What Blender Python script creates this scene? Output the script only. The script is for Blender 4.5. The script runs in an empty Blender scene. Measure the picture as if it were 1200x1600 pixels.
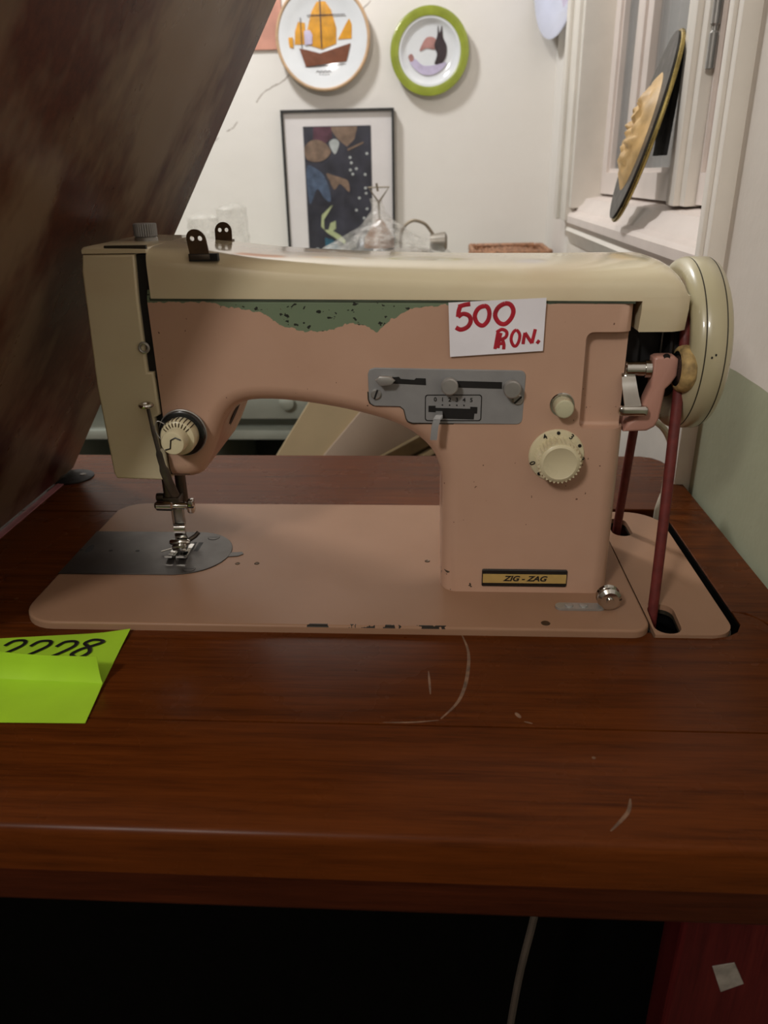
import bpy, bmesh, math, random
from mathutils import Vector, Matrix
from mathutils import noise as mnoise

scene = bpy.context.scene
random.seed(4)
Z0 = 756.0                      # bed surface of the machine lies 756 mm above the floor; all sizes below in mm
def P(x, y, z): return Vector((x * .001, y * .001, (z + Z0) * .001))

# ------------------------------------------------------------------ camera
def make_camera():
    yaw, pitch, roll = math.radians(-3.53), math.radians(23.76), math.radians(-1.02)
    f = Vector((math.sin(yaw) * math.cos(pitch), math.cos(yaw) * math.cos(pitch), -math.sin(pitch)))
    r = Vector((math.cos(yaw), -math.sin(yaw), 0)); u = r.cross(f)
    r2 = r * math.cos(roll) + u * math.sin(roll); u2 = -r * math.sin(roll) + u * math.cos(roll)
    cd = bpy.data.cameras.new('camera'); co = bpy.data.objects.new('camera', cd)
    scene.collection.objects.link(co)
    m = Matrix((r2, u2, -f)).transposed().to_4x4(); m.translation = P(242.8, -375.5, 237.5)
    co.matrix_world = m
    cd.sensor_fit = 'VERTICAL'; cd.sensor_height = 36; cd.lens = 27; cd.clip_start = .01
    cd.dof.use_dof = True; cd.dof.focus_distance = .47; cd.dof.aperture_fstop = 12
    scene.camera = co
make_camera()

# ------------------------------------------------------------------ world, lights, exposure
w = bpy.data.worlds.new('world'); scene.world = w; w.use_nodes = True
w.node_tree.nodes['Background'].inputs[0].default_value = (.16, .17, .19, 1)
w.node_tree.nodes['Background'].inputs[1].default_value = .25
def area(name, loc, size, power, col, target):
    ld = bpy.data.lights.new(name, 'AREA'); ld.shape = 'DISK'; ld.size = size * .001; ld.energy = power; ld.color = col
    o = bpy.data.objects.new(name, ld); scene.collection.objects.link(o); o.location = P(*loc)
    d = P(*target) - P(*loc); o.rotation_euler = d.to_track_quat('-Z', 'Y').to_euler()
def bulb(name, loc, radius, power, col):
    ld = bpy.data.lights.new(name, 'POINT'); ld.shadow_soft_size = radius * .001; ld.energy = power; ld.color = col
    o = bpy.data.objects.new(name, ld); scene.collection.objects.link(o); o.location = P(*loc)
bulb('hanging_bulb', (-200, 760, 1050), 60, 20, (.97, .985, 1))
bulb('room_bulb', (-480, -1450, 1300), 120, 43, (1, .965, .92))
vs = scene.view_settings
vs.view_transform = 'Standard'; vs.look = 'None'; vs.gamma = 1; vs.use_curve_mapping = False; vs.exposure = 0.33

# ------------------------------------------------------------------ materials
def lin(c): return tuple(((v / 255) / 12.92 if v <= 10.3 else ((v / 255 + .055) / 1.055) ** 2.4) for v in c)
def rgba(c): return (*lin(c), 1)
class N:
    def __init__(s, name):
        s.m = bpy.data.materials.new(name); s.m.use_nodes = True; s.t = s.m.node_tree
        s.b = s.t.nodes['Principled BSDF']; s.out = s.t.nodes['Material Output']
        s._co = None
    def n(s, typ, **kw):
        x = s.t.nodes.new(typ)
        for k, v in kw.items(): setattr(x, k, v)
        return x
    def l(s, a, b): s.t.links.new(a, b)
    def co(s):
        if s._co is None: s._co = s.n('ShaderNodeTexCoord').outputs['Object']
        return s._co
    def noise(s, scale, detail=3, stretch=(1, 1, 1), rough=.55):
        mp = s.n('ShaderNodeMapping'); mp.inputs['Scale'].default_value = stretch
        s.l(s.co(), mp.inputs['Vector'])
        x = s.n('ShaderNodeTexNoise'); x.inputs['Scale'].default_value = scale; x.inputs['Detail'].default_value = detail
        x.inputs['Roughness'].default_value = rough
        s.l(mp.outputs[0], x.inputs['Vector']); return x.outputs['Fac']
    def ramp(s, fac, stops, interp='LINEAR'):
        r = s.n('ShaderNodeValToRGB'); r.color_ramp.interpolation = interp
        while len(r.color_ramp.elements) < len(stops): r.color_ramp.elements.new(.5)
        for e, (p, c) in zip(r.color_ramp.elements, stops):
            e.position = p; e.color = c if len(c) == 4 else (*c, 1)
        s.l(fac, r.inputs[0]); return r.outputs[0]
    def math(s, op, a, b=None, c=None):
        x = s.n('ShaderNodeMath', operation=op)
        for i, v in enumerate((a, b, c)):
            if v is None: continue
            if isinstance(v, (int, float)): x.inputs[i].default_value = v
            else: s.l(v, x.inputs[i])
        return x.outputs[0]
    def mix(s, fac, a, b):
        x = s.n('ShaderNodeMix', data_type='RGBA')
        for i, v in ((0, fac), (6, a), (7, b)):
            if isinstance(v, (int, float)): x.inputs[i].default_value = v
            elif isinstance(v, tuple): x.inputs[i].default_value = v
            else: s.l(v, x.inputs[i])
        return x.outputs[2]
    def xyz(s):
        x = s.n('ShaderNodeSeparateXYZ'); s.l(s.co(), x.inputs[0]); return x.outputs
    def bump(s, h, strength=.2, dist=.001):
        b = s.n('ShaderNodeBump'); b.inputs['Strength'].default_value = strength; b.inputs['Distance'].default_value = dist
        s.l(h, b.inputs['Height']); s.l(b.outputs[0], s.b.inputs['Normal'])
    def set(s, **kw):
        for k, v in kw.items():
            i = s.b.inputs[k.replace('_', ' ')]
            if isinstance(v, (int, float, tuple)): i.default_value = v
            else: s.l(v, i)
        return s
def plain(name, c, rough=.5, metal=0, var=.12, scale=60, coat=0, bump=0, spec=.5):
    s = N(name); f = s.noise(scale, 4)
    lo = tuple(max(0, v * (1 - var)) for v in c); hi = tuple(min(255, v * (1 + var * .6)) for v in c)
    s.set(Base_Color=s.ramp(f, [(.3, rgba(lo)), (.7, rgba(hi))]), Metallic=metal, Specular_IOR_Level=spec)
    s.set(Roughness=s.ramp(s.noise(scale * 2.3, 3), [(.3, (rough * .85,) * 3), (.7, (min(1, rough * 1.15),) * 3)]))
    if coat: s.set(Coat_Weight=coat, Coat_Roughness=.08)
    if bump: s.bump(s.noise(scale * 4, 4), bump, .0006)
    return s.m

def wood(name, dark, mid, light, rough=.2, scale=1, painted_sheen=0, axis='x'):
    s = N(name)
    st = {'x': (1.2, 22, 22), 'y': (22, 1.2, 22), 'z': (22, 22, 1.2)}[axis]
    g1 = s.noise(9 * scale, 5, st, .62)
    st2 = tuple(v * 5 if v > 2 else v * 3 for v in st)
    g2 = s.noise(14 * scale, 3, st2)
    f = s.math('ADD', s.math('MULTIPLY', g1, .6), s.math('MULTIPLY', g2, .4))
    col = s.ramp(f, [(.3, rgba(dark)), (.5, rgba(mid)), (.72, rgba(light))])
    col = s.mix(s.ramp(s.noise(7, 2), [(.35, (0, 0, 0)), (.75, (.45,) * 3)]), col, rgba(dark))
    rr = s.ramp(s.noise(18, 4), [(.3, (rough * .85,) * 3), (.75, (rough * 1.2,) * 3)])
    s.set(Base_Color=col, Roughness=rr, Coat_Weight=0.0, IOR=1.3, Specular_IOR_Level=.22)
    if painted_sheen:
        # hazy sheen of the varnish, painted into the base colour as patches
        b = s.noise(6.5, 5, (1, 1, .5), .62)
        s.set(Base_Color=s.mix(s.ramp(b, [(.46, (0, 0, 0)), (.56, (painted_sheen,) * 3)]), col, rgba((132, 110, 88))))
    s.bump(g2, .05, .0004)
    return s.m

M = {}
def mats():
    # ---- pink enamel of the machine body with a flaked green primer patch under the cover
    s = N('pink_enamel_body')
    X, Y, Z = s.xyz()
    base = s.ramp(s.noise(22, 4), [(.3, rgba((187, 150, 127))), (.7, rgba((193, 156, 133)))])
    pts = [(125, 175.5), (131, 173), (153, 169.5), (163, 162), (176, 159), (191, 160), (199, 163.5), (206, 163), (215, 158.8), (222, 165), (233, 171), (253, 173.2), (360, 173.2)]
    def zc(z): return (z + Z0) * .001
    lo, hi = 150, 180
    x01 = s.math('DIVIDE', s.math('SUBTRACT', X, .12), .245)
    rmp = s.ramp(x01, [((x - 120) / 245, ((z - lo) / (hi - lo),) * 3) for x, z in pts])
    bz = s.math('ADD', s.math('MULTIPLY', rmp, (hi - lo) * .001), zc(lo))
    jit = s.math('MULTIPLY', s.math('SUBTRACT', s.noise(260, 5), .5), .0042)
    above = s.math('GREATER_THAN', Z, s.math('ADD', bz, jit))
    front = s.math('LESS_THAN', Y, .06)
    mask = s.math('MULTIPLY', above, front)
    chips = s.math('GREATER_THAN', s.noise(190, 2, (1, 1, 1.6)), .645)
    green = s.mix(chips, rgba((112, 128, 102)), rgba((34, 36, 30)))
    col = s.mix(mask, base, green)
    # rubbed spots low on the column
    low = s.math('MULTIPLY', s.math('LESS_THAN', Z, zc(13)), s.math('LESS_THAN', X, .272))
    wear = s.math('MULTIPLY', low, s.math('GREATER_THAN', s.noise(120, 4), .6))
    col = s.mix(wear, col, rgba((66, 58, 48)))
    specks = s.math('GREATER_THAN', s.noise(420, 1), .79)
    col = s.mix(specks, col, rgba((96, 62, 50)))
    s.set(Base_Color=col, Roughness=s.ramp(s.noise(60, 3), [(.3, (.3,) * 3), (.7, (.42,) * 3)]), Coat_Weight=.25, Coat_Roughness=.15)
    s.bump(s.math('MULTIPLY', mask, -1), .5, .0006)
    M['pink_body'] = s.m
    # ---- pink enamel of the bed with dark chips along the front edge
    s = N('pink_enamel_bed'); X, Y, Z = s.xyz()
    base = s.ramp(s.noise(16, 4), [(.3, rgba((146, 112, 88))), (.7, rgba((153, 118, 94)))])
    edge = s.math('MULTIPLY', s.math('LESS_THAN', Y, .0023), s.math('GREATER_THAN', Z, zc(-1.1)))
    nz = s.noise(75, 4, (1, .6, .6))
    long_ = s.math('MULTIPLY', s.math('GREATER_THAN', X, .165), s.math('LESS_THAN', X, .262))
    thr = s.math('SUBTRACT', .70, s.math('MULTIPLY', long_, .19))
    chip = s.math('MULTIPLY', edge, s.math('GREATER_THAN', nz, thr))
    col = s.mix(chip, base, rgba((40, 34, 28)))
    s.set(Base_Color=col, Roughness=s.ramp(s.noise(40, 3), [(.3, (.33,) * 3), (.7, (.38,) * 3)]), Coat_Weight=0.0, Specular_IOR_Level=.14)
    M['pink_bed'] = s.m
    M['pink'] = plain('pink_enamel', (184, 136, 120), .36, var=.05, scale=20, coat=.2)
    # ---- cream enamel, yellowed, with rubbed brown tinge
    s = N('cream_enamel')
    base = s.ramp(s.noise(9, 3), [(.35, rgba((210, 197, 164))), (.7, rgba((220, 208, 176)))])
    base = s.mix(s.ramp(s.noise(13, 4, (1, 1, 2.2)), [(.45, (0, 0, 0)), (.8, (.4,) * 3)]), base, rgba((202, 172, 136)))
    s.set(Base_Color=base, Roughness=s.ramp(s.noise(50, 3), [(.3, (.15,) * 3), (.7, (.19,) * 3)]), Coat_Weight=.4, Coat_Roughness=.06)
    M['cream'] = s.m
    M['cream_plain'] = plain('cream_plastic', (212, 201, 166), .3, var=.03, scale=30, coat=.3)
    M['wheel'] = plain('handwheel_enamel', (184, 175, 142), .3, var=.03, scale=12, coat=.4)
    M['ivory'] = plain('ivory_button', (196, 192, 160), .28, var=.05, scale=40, coat=.3)
    M['black'] = plain('black_gap', (16, 15, 14), .6, var=.2)
    M['ink'] = plain('black_ink', (22, 20, 20), .5, var=.1)
    M['groove'] = plain('dark_groove', (44, 38, 26), .6, var=.1)
    M['blackplastic'] = plain('black_plastic', (20, 22, 22), .25, var=.1, coat=.3)
    M['steel'] = plain('brushed_steel', (168, 166, 162), .33, metal=.55, var=.06, scale=90)
    M['plate_steel'] = plain('satin_plate_steel', (150, 150, 150), .42, metal=.25, var=.05, scale=60)
    M['needle_steel'] = plain('worn_needle_plate_steel', (78, 73, 69), .38, metal=.6, var=.14, scale=26)
    M['chrome'] = plain('chrome', (205, 203, 198), .12, metal=1, var=.04, scale=80)
    M['darksteel'] = plain('dark_tarnished_steel', (92, 84, 76), .35, metal=.6, var=.2, scale=90)
    M['bronze'] = plain('brown_tarnished_metal', (84, 66, 48), .42, metal=.7, var=.2, scale=120)
    M['gold'] = plain('gold_band', (196, 166, 100), .4, metal=.2, var=.06, scale=70)
    M['belt'] = plain('dark_red_belt', (104, 40, 36), .55, var=.14, scale=160, bump=.1)
    M['rubber'] = plain('worn_tan_rubber', (176, 148, 96), .75, var=.25, scale=180, bump=.4)
    M['paper'] = plain('white_paper', (240, 238, 244), .8, var=.03, scale=30)
    M['redink'] = plain('red_marker', (176, 24, 44), .6, var=.12, scale=150)
    M['neon'] = plain('neon_green_paper', (168, 214, 40), .75, var=.05, scale=18)
    M['wood_top'] = wood('mahogany_top', (54, 25, 8), (88, 42, 13), (106, 54, 19), .27)
    M['wood_front'] = wood('mahogany_front', (58, 26, 8), (88, 42, 13), (104, 52, 18), .28)
    M['wood_apron'] = wood('dark_red_apron', (42, 17, 8), (62, 27, 13), (78, 35, 17), .35)
    M['wood_lid'] = wood('varnished_lid', (58, 24, 14), (82, 38, 22), (100, 50, 30), .3, painted_sheen=.8, axis='x')
    M['lid_gap_light'] = plain('pinkish_gap_light', (168, 104, 108), .5, var=.15, scale=30)
    M['panel_red'] = wood('dark_red_panel', (50, 14, 14), (70, 20, 20), (84, 28, 24), .4, axis='z')
    # ---- walls
    s = N('cream_plaster'); X, Y, Z = s.xyz()
    base = s.ramp(s.noise(3.5, 5), [(.3, rgba((226, 220, 212))), (.7, rgba((234, 229, 222)))])
    # a hairline crack running diagonally across the plaster
    wob = s.math('MULTIPLY', s.math('SUBTRACT', s.noise(16, 5), .5), .05)
    d = s.math('SUBTRACT', s.math('SUBTRACT', Z, s.math('MULTIPLY', X, .72)), 1.166)
    crack = s.math('LESS_THAN', s.math('ABSOLUTE', s.math('ADD', d, wob)), .0016)
    brk = s.math('GREATER_THAN', s.noise(26, 2), .44)
    crack = s.math('MULTIPLY', crack, brk)
    s.set(Base_Color=s.mix(s.math('MULTIPLY', crack, .6), base, rgba((120, 100, 84))), Roughness=.85)
    s.bump(s.noise(30, 6), .25, .003)
    M['plaster'] = s.m
    s = N('two_tone_wall'); X, Y, Z = s.xyz()
    up = s.ramp(s.noise(5, 5), [(.3, rgba((206, 197, 186))), (.7, rgba((216, 208, 198)))])
    dn = s.ramp(s.noise(5, 5), [(.3, rgba((150, 152, 126))), (.7, rgba((162, 164, 138)))])
    ed = s.math('ADD', zc(104), s.math('MULTIPLY', s.math('SUBTRACT', s.noise(14, 2), .5), .004))
    s.set(Base_Color=s.mix(s.math('GREATER_THAN', Z, ed), dn, up), Roughness=.6)
    s.bump(s.noise(22, 5), .3, .004)
    M['two_tone'] = s.m
    M['white_gloss'] = plain('old_white_gloss_paint', (232, 226, 216), .38, var=.04, scale=14, bump=.12)
    M['pinkish_white'] = plain('pinkish_white_paint', (224, 212, 204), .42, var=.04, scale=12, bump=.12)
    M['ceiling'] = plain('ceiling_grey', (150, 144, 136), .9, var=.02, scale=4)
    M['far_wall'] = plain('far_wall_paint', (92, 84, 74), .9, var=.03, scale=4)
    M['floor'] = wood('floor_boards', (70, 46, 28), (96, 64, 40), (116, 80, 52), .5, .6, axis='y')
    # window glass: mostly seen through, the room's grey reflection painted on as a film
    s = N('grey_reflection_glass')
    s.set(Base_Color=rgba((156, 156, 154)), Roughness=.12, Specular_IOR_Level=.6)
    tr = s.n('ShaderNodeBsdfTransparent'); mx = s.n('ShaderNodeMixShader')
    s.l(s.ramp(s.noise(5, 4), [(.3, (.42,) * 3), (.7, (.6,) * 3)]), mx.inputs[0])
    s.l(tr.outputs[0], mx.inputs[1]); s.l(s.b.outputs[0], mx.inputs[2]); s.l(mx.outputs[0], s.out.inputs[0])
    M['glass'] = s.m
    M['night_glass'] = plain('dark_night_glass', (40, 46, 48), .08, var=.2, scale=9, spec=.6)
    # clear crinkled plastic
    s = N('clear_plastic')
    s.set(Base_Color=rgba((225, 222, 214)), Roughness=.12, Specular_IOR_Level=1.0)
    tr = s.n('ShaderNodeBsdfTransparent'); mx = s.n('ShaderNodeMixShader')
    s.l(s.ramp(s.noise(40, 6, rough=.7), [(.4, (.1,) * 3), (.66, (.5,) * 3)]), mx.inputs[0])
    s.l(tr.outputs[0], mx.inputs[1]); s.l(s.b.outputs[0], mx.inputs[2]); s.l(mx.outputs[0], s.out.inputs[0])
    s.bump(s.noise(60, 5), .6, .004)
    M['clear'] = s.m
    M['china'] = plain('white_glazed_china', (226, 228, 230), .12, var=.02, scale=20, coat=.6)
    M['china_blue'] = plain('bluish_glazed_china', (198, 202, 222), .14, var=.03, scale=20, coat=.6)
    M['lime'] = plain('lime_glaze', (150, 160, 62), .15, var=.1, scale=30, coat=.6)
    M['rim_tan'] = plain('tan_wood_rim', (198, 164, 128), .45, var=.1, scale=40)
    M['orange'] = plain('ochre_sail_print', (214, 150, 32), .2, var=.14, scale=60, coat=.5)
    M['hull'] = plain('brown_hull_print', (120, 70, 48), .2, var=.12, scale=60, coat=.5)
    M['lav'] = plain('lavender_print', (200, 190, 216), .2, var=.1, scale=60, coat=.5)
    M['rose'] = plain('rose_print', (178, 132, 126), .2, var=.14, scale=60, coat=.5)
    M['char'] = plain('charcoal_print', (66, 56, 60), .2, var=.15, scale=60, coat=.5)
    M['frame_black'] = plain('black_frame', (34, 34, 34), .4, var=.1)
    M['mat_white'] = plain('white_mat_board', (222, 216, 214), .6, var=.02, scale=20)
    M['art_dark'] = plain('dark_print', (52, 52, 62), .35, var=.25, scale=28, spec=.6)
    M['art_blue'] = plain('blue_print', (78, 92, 114), .35, var=.25, scale=60)
    M['art_plum'] = plain('plum_print', (92, 58, 70), .35, var=.2, scale=60)
    M['art_tan'] = plain('tan_print', (128, 106, 90), .35, var=.18, scale=70)
    M['art_pale'] = plain('pale_print', (180, 184, 182), .35, var=.1, scale=70)
    M['art_green'] = plain('pale_green_print', (176, 184, 140), .35, var=.1, scale=70)
    M['art_teal'] = plain('teal_print', (48, 92, 112), .35, var=.15, scale=70)
    M['salmon'] = plain('salmon_paper', (206, 148, 128), .7, var=.12, scale=16)
    M['plaque_dark'] = plain('dark_oval_board', (40, 38, 36), .4, var=.12, scale=40, coat=.1)
    M['brass'] = plain('aged_brass', (172, 152, 92), .28, metal=.9, var=.15, scale=60)
    M['relief'] = plain('carved_tan_relief', (204, 168, 112), .5, var=.14, scale=50)
    M['sage'] = plain('pale_sage_paint', (170, 176, 164), .55, var=.06, scale=12)
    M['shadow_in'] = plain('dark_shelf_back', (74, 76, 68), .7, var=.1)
    M['card'] = plain('cream_card', (206, 186, 148), .65, var=.05, scale=8)
    M['card2'] = plain('pinkish_card', (204, 184, 164), .65, var=.04, scale=8)
    M['batten'] = plain('olive_brown_batten', (126, 106, 72), .55, var=.12, scale=40)
    M['brown_card'] = plain('dark_olive_board', (84, 70, 46), .65, var=.1, scale=20)
    M['wicker'] = plain('brown_wicker', (166, 122, 92), .65, var=.3, scale=160, bump=.3)
    M['cable'] = plain('cream_cable', (196, 186, 166), .5, var=.08, scale=60)
    M['cable_dark'] = plain('grey_cable', (72, 64, 56), .5, var=.1, scale=60)
    M['wire'] = plain('dull_wire', (146, 134, 116), .4, metal=.6, var=.1, scale=60)
    M['lampgrey'] = plain('grey_lamp_metal', (150, 142, 130), .4, metal=.4, var=.1, scale=40)
    M['brownglass'] = plain('brown_shade', (128, 88, 58), .4, var=.15, scale=40)
    M['iron'] = plain('cast_iron', (34, 32, 31), .65, var=.2, spec=.25)
    M['inside_shade'] = plain('painted_inside_shade', (4, 4, 3), .9, var=.2, spec=.05)  # near-black colour stands in for the shade inside the table
    M['pale_mark'] = plain('pale_mark_colour', (112, 84, 64), .6, var=.3, scale=200)
    M['green_joint'] = plain('dark_green_primer', (62, 72, 56), .6, var=.2)
    M['sticker'] = plain('aged_sticker', (136, 128, 118), .7, var=.15, scale=150)
mats()

# ------------------------------------------------------------------ mesh helpers (mm in, metres out)
def smooth_pts(pts, n=6, closed=False):
    pts = [Vector(p) for p in pts]; out = []; L = len(pts)
    rng = range(L) if closed else range(L - 1)
    for i in rng:
        g = (lambda k: pts[k % L]) if closed else (lambda k: pts[max(0, min(L - 1, k))])
        p0, p1, p2, p3 = g(i - 1), g(i), g(i + 1), g(i + 2)
        for j in range(n):
            t = j / n
            out.append(.5 * ((2 * p1) + (p2 - p0) * t + (2 * p0 - 5 * p1 + 4 * p2 - p3) * t * t + (3 * p1 - p0 - 3 * p2 + p3) * t ** 3))
    if not closed: out.append(pts[-1])
    return out
def rrect(x0, y0, x1, y1, r, n=6):
    r = r if isinstance(r, (tuple, list)) else (r,) * 4          # radii: (x0,y0) (x1,y0) (x1,y1) (x0,y1)
    out = []
    for (cx, cy, a, q) in ((x0 + r[0], y0 + r[0], 180, r[0]), (x1 - r[1], y0 + r[1], 270, r[1]), (x1 - r[2], y1 - r[2], 0, r[2]), (x0 + r[3], y1 - r[3], 90, r[3])):
        if q <= 0: out.append((cx, cy)); continue
        for k in range(n + 1):
            t = math.radians(a + 90 * k / n); out.append((cx + q * math.cos(t), cy + q * math.sin(t)))
    return out
def ell(cx, cy, rx, ry=None, n=28, a0=0):
    ry = rx if ry is None else ry
    return [(cx + rx * math.cos(a0 + 2 * math.pi * k / n), cy + ry * math.sin(a0 + 2 * math.pi * k / n)) for k in range(n)]
def star(cx, cy, r0, r1, teeth):
    return [(cx + (r0 if k % 2 else r1) * math.cos(math.pi * k / teeth), cy + (r0 if k % 2 else r1) * math.sin(math.pi * k / teeth)) for k in range(2 * teeth)]
MAP = {'xz': lambda a, b, h: (a, h, b), 'xy': lambda a, b, h: (a, b, h), 'yz': lambda a, b, h: (h, a, b)}
def ext(bm, outline, h0, h1, plane='xz', holes=(), bev=0, seg=3, bev_side='both', clamp=True):
    """prism of a flat outline (with holes) between heights h0 and h1 on the axis across the plane"""
    f3 = MAP[plane]
    if not holes:
        a = [bm.verts.new(P(*f3(p[0], p[1], h0))) for p in outline]
        b = [bm.verts.new(P(*f3(p[0], p[1], h1))) for p in outline]
        n = len(a); fa = bm.faces.new(a); fb = bm.faces.new(b)
        sides = [bm.faces.new((a[i], a[(i + 1) % n], b[(i + 1) % n], b[i])) for i in range(n)]
        fs = [fa, fb] + sides
        bmesh.ops.recalc_face_normals(bm, faces=fs)
        if bev:
            es = []
            if bev_side in ('both', 'h0'): es += list(fa.edges)
            if bev_side in ('both', 'h1'): es += list(fb.edges)
            bmesh.ops.bevel(bm, geom=es, offset=bev * .001, segments=seg, profile=.5, affect='EDGES', clamp_overlap=clamp)
        return
    newf = []
    rings = [outline] + list(holes); caps = []
    for h in (h0, h1):
        vs, es = [], []
        for rg in rings:
            v = [bm.verts.new(P(*f3(p[0], p[1], h))) for p in rg]; vs.append(v)
            es += [bm.edges.new((v[i], v[(i + 1) % len(v)])) for i in range(len(v))]
        r = bmesh.ops.triangle_fill(bm, edges=es, use_beauty=True)
        newf += [g for g in r['geom'] if isinstance(g, bmesh.types.BMFace)]
        caps.append(vs)
    for va, vb in zip(*caps):
        n = len(va)
        newf += [bm.faces.new((va[i], va[(i + 1) % n], vb[(i + 1) % n], vb[i])) for i in range(n)]
    bmesh.ops.recalc_face_normals(bm, faces=newf)
def box(bm, x0, x1, y0, y1, z0, z1, bev=0, seg=2):
    v = [bm.verts.new(P(x, y, z)) for z in (z0, z1) for (x, y) in ((x0, y0), (x1, y0), (x1, y1), (x0, y1))]
    fs = [bm.faces.new([v[i] for i in q]) for q in ((3, 2, 1, 0), (4, 5, 6, 7), (0, 1, 5, 4), (1, 2, 6, 5), (2, 3, 7, 6), (3, 0, 4, 7))]
    if bev:
        es = list({e for f in fs for e in f.edges})
        bmesh.ops.bevel(bm, geom=es, offset=bev * .001, segments=seg, profile=.5, affect='EDGES', clamp_overlap=True)
def hexa(bm, pts, bev=0):
    """box from 8 corner points: bottom ring then top ring"""
    v = [bm.verts.new(P(*p)) for p in pts]
    fs = [bm.faces.new([v[i] for i in q]) for q in ((3, 2, 1, 0), (4, 5, 6, 7), (0, 1, 5, 4), (1, 2, 6, 5), (2, 3, 7, 6), (3, 0, 4, 7))]
    bmesh.ops.recalc_face_normals(bm, faces=fs)
    if bev:
        es = list({e for f in fs for e in f.edges})
        bmesh.ops.bevel(bm, geom=es, offset=bev * .001, segments=2, profile=.5, affect='EDGES', clamp_overlap=True)
def lathe(bm, prof, c, axis='x', n=48, ph=0, ring=False):
    """prof = [(along, radius)]; along is absolute on the axis; c = centre in the two other coordinates"""
    def at(s, r, t):
        u, v = r * math.cos(t), r * math.sin(t)
        if axis == 'x': return (s, c[0] + u, c[1] + v)
        if axis == 'y': return (c[0] + u, s, c[1] + v)
        return (c[0] + u, c[1] + v, s)
    rings = []
    for (s, r) in prof:
        if r < 1e-4: rings.append([bm.verts.new(P(*at(s, 0, 0)))])
        else: rings.append([bm.verts.new(P(*at(s, r, ph + 2 * math.pi * k / n))) for k in range(n)])
    fs = []
    for a, b in zip(rings, rings[1:] + ([rings[0]] if ring else [])):
        for k in range(n):
            q = (a[k % len(a)], a[(k + 1) % len(a)], b[(k + 1) % len(b)], b[k % len(b)])
            u = []
            for x in q:
                if x not in u: u.append(x)
            if len(u) > 2: fs.append(bm.faces.new(u))
    for r in (rings[0], rings[-1]):
        if len(r) > 2 and not ring: fs.append(bm.faces.new(r))
    bmesh.ops.recalc_face_normals(bm, faces=fs)
def tube(bm, pts, rad, n=10, squash=None):
    """round tube along points; rad number or list; squash=(axis vector, factor) flattens it"""
    pts = [Vector(p) for p in pts]; L = len(pts)
    rad = rad if isinstance(rad, (list, tuple)) else [rad] * L
    rings = []; prev = None
    for i, p in enumerate(pts):
        t = (pts[min(i + 1, L - 1)] - pts[max(i - 1, 0)])
        t = t.normalized() if t.length > 1e-9 else Vector((0, 0, 1))
        ref = prev if prev is not None else (Vector((0, 1, 0)) if abs(t.y) < .9 else Vector((1, 0, 0)))
        a = (ref - t * ref.dot(t))
        a = a.normalized() if a.length > 1e-6 else t.orthogonal().normalized()
        b = t.cross(a); prev = a
        ring = []
        for k in range(n):
            q = 2 * math.pi * k / n; d = (a * math.cos(q) + b * math.sin(q)) * rad[i]
            if squash: d -= squash[0] * d.dot(squash[0]) * (1 - squash[1])
            ring.append(bm.verts.new(P(*(p + d))))
        rings.append(ring)
    fs = [bm.faces.new((r1[k], r1[(k + 1) % n], r2[(k + 1) % n], r2[k])) for r1, r2 in zip(rings, rings[1:]) for k in range(n)]
    fs += [bm.faces.new(rings[0]), bm.faces.new(rings[-1])]
    bmesh.ops.recalc_face_normals(bm, faces=fs)
def loft(bm, secs, cap=True, closed=True):
    rings = [[bm.verts.new(P(*p)) for p in s] for s in secs]; n = len(rings[0]); fs = []
    for a, b in zip(rings, rings[1:]):
        for k in range(n if closed else n - 1):
            fs.append(bm.faces.new((a[k], a[(k + 1) % n], b[(k + 1) % n], b[k])))
    if cap: fs += [bm.faces.new(rings[0]), bm.faces.new(rings[-1])]
    bmesh.ops.recalc_face_normals(bm, faces=fs)
COL = scene.collection
def place(o, parent):
    COL.objects.link(o)
    if parent is not None:
        o.parent = parent
        if parent.type == 'EMPTY':
            o.matrix_parent_inverse = Matrix.Translation(parent.location).inverted()      # meshes keep world coordinates
def obj(name, bm, mat, parent=None, angle=35, wn=False, smooth=True):
    me = bpy.data.meshes.new(name); bm.to_mesh(me); bm.free()
    if smooth:
        for p in me.polygons: p.use_smooth = True
        me.set_sharp_from_angle(angle=math.radians(angle))
    me.materials.append(M[mat]); o = bpy.data.objects.new(name, me); place(o, parent)
    if wn:
        md = o.modifiers.new('weighted', 'WEIGHTED_NORMAL'); md.keep_sharp = True
    return o
def mk(name, fn, mat, parent=None, **kw):
    bm = bmesh.new(); fn(bm); return obj(name, bm, mat, parent, **kw)
def tag(o, label, cat, group=None):
    o['label'] = label; o['category'] = cat
    if group: o['group'] = group
    return o
def thing(name, loc, label, cat, group=None):
    o = bpy.data.objects.new(name, None); COL.objects.link(o); o.location = P(*loc); o.empty_display_size = .02
    return tag(o, label, cat, group)
def struct(name, fn, mat, **kw):
    o = mk(name, fn, mat, **kw); o['kind'] = 'structure'; return o
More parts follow.
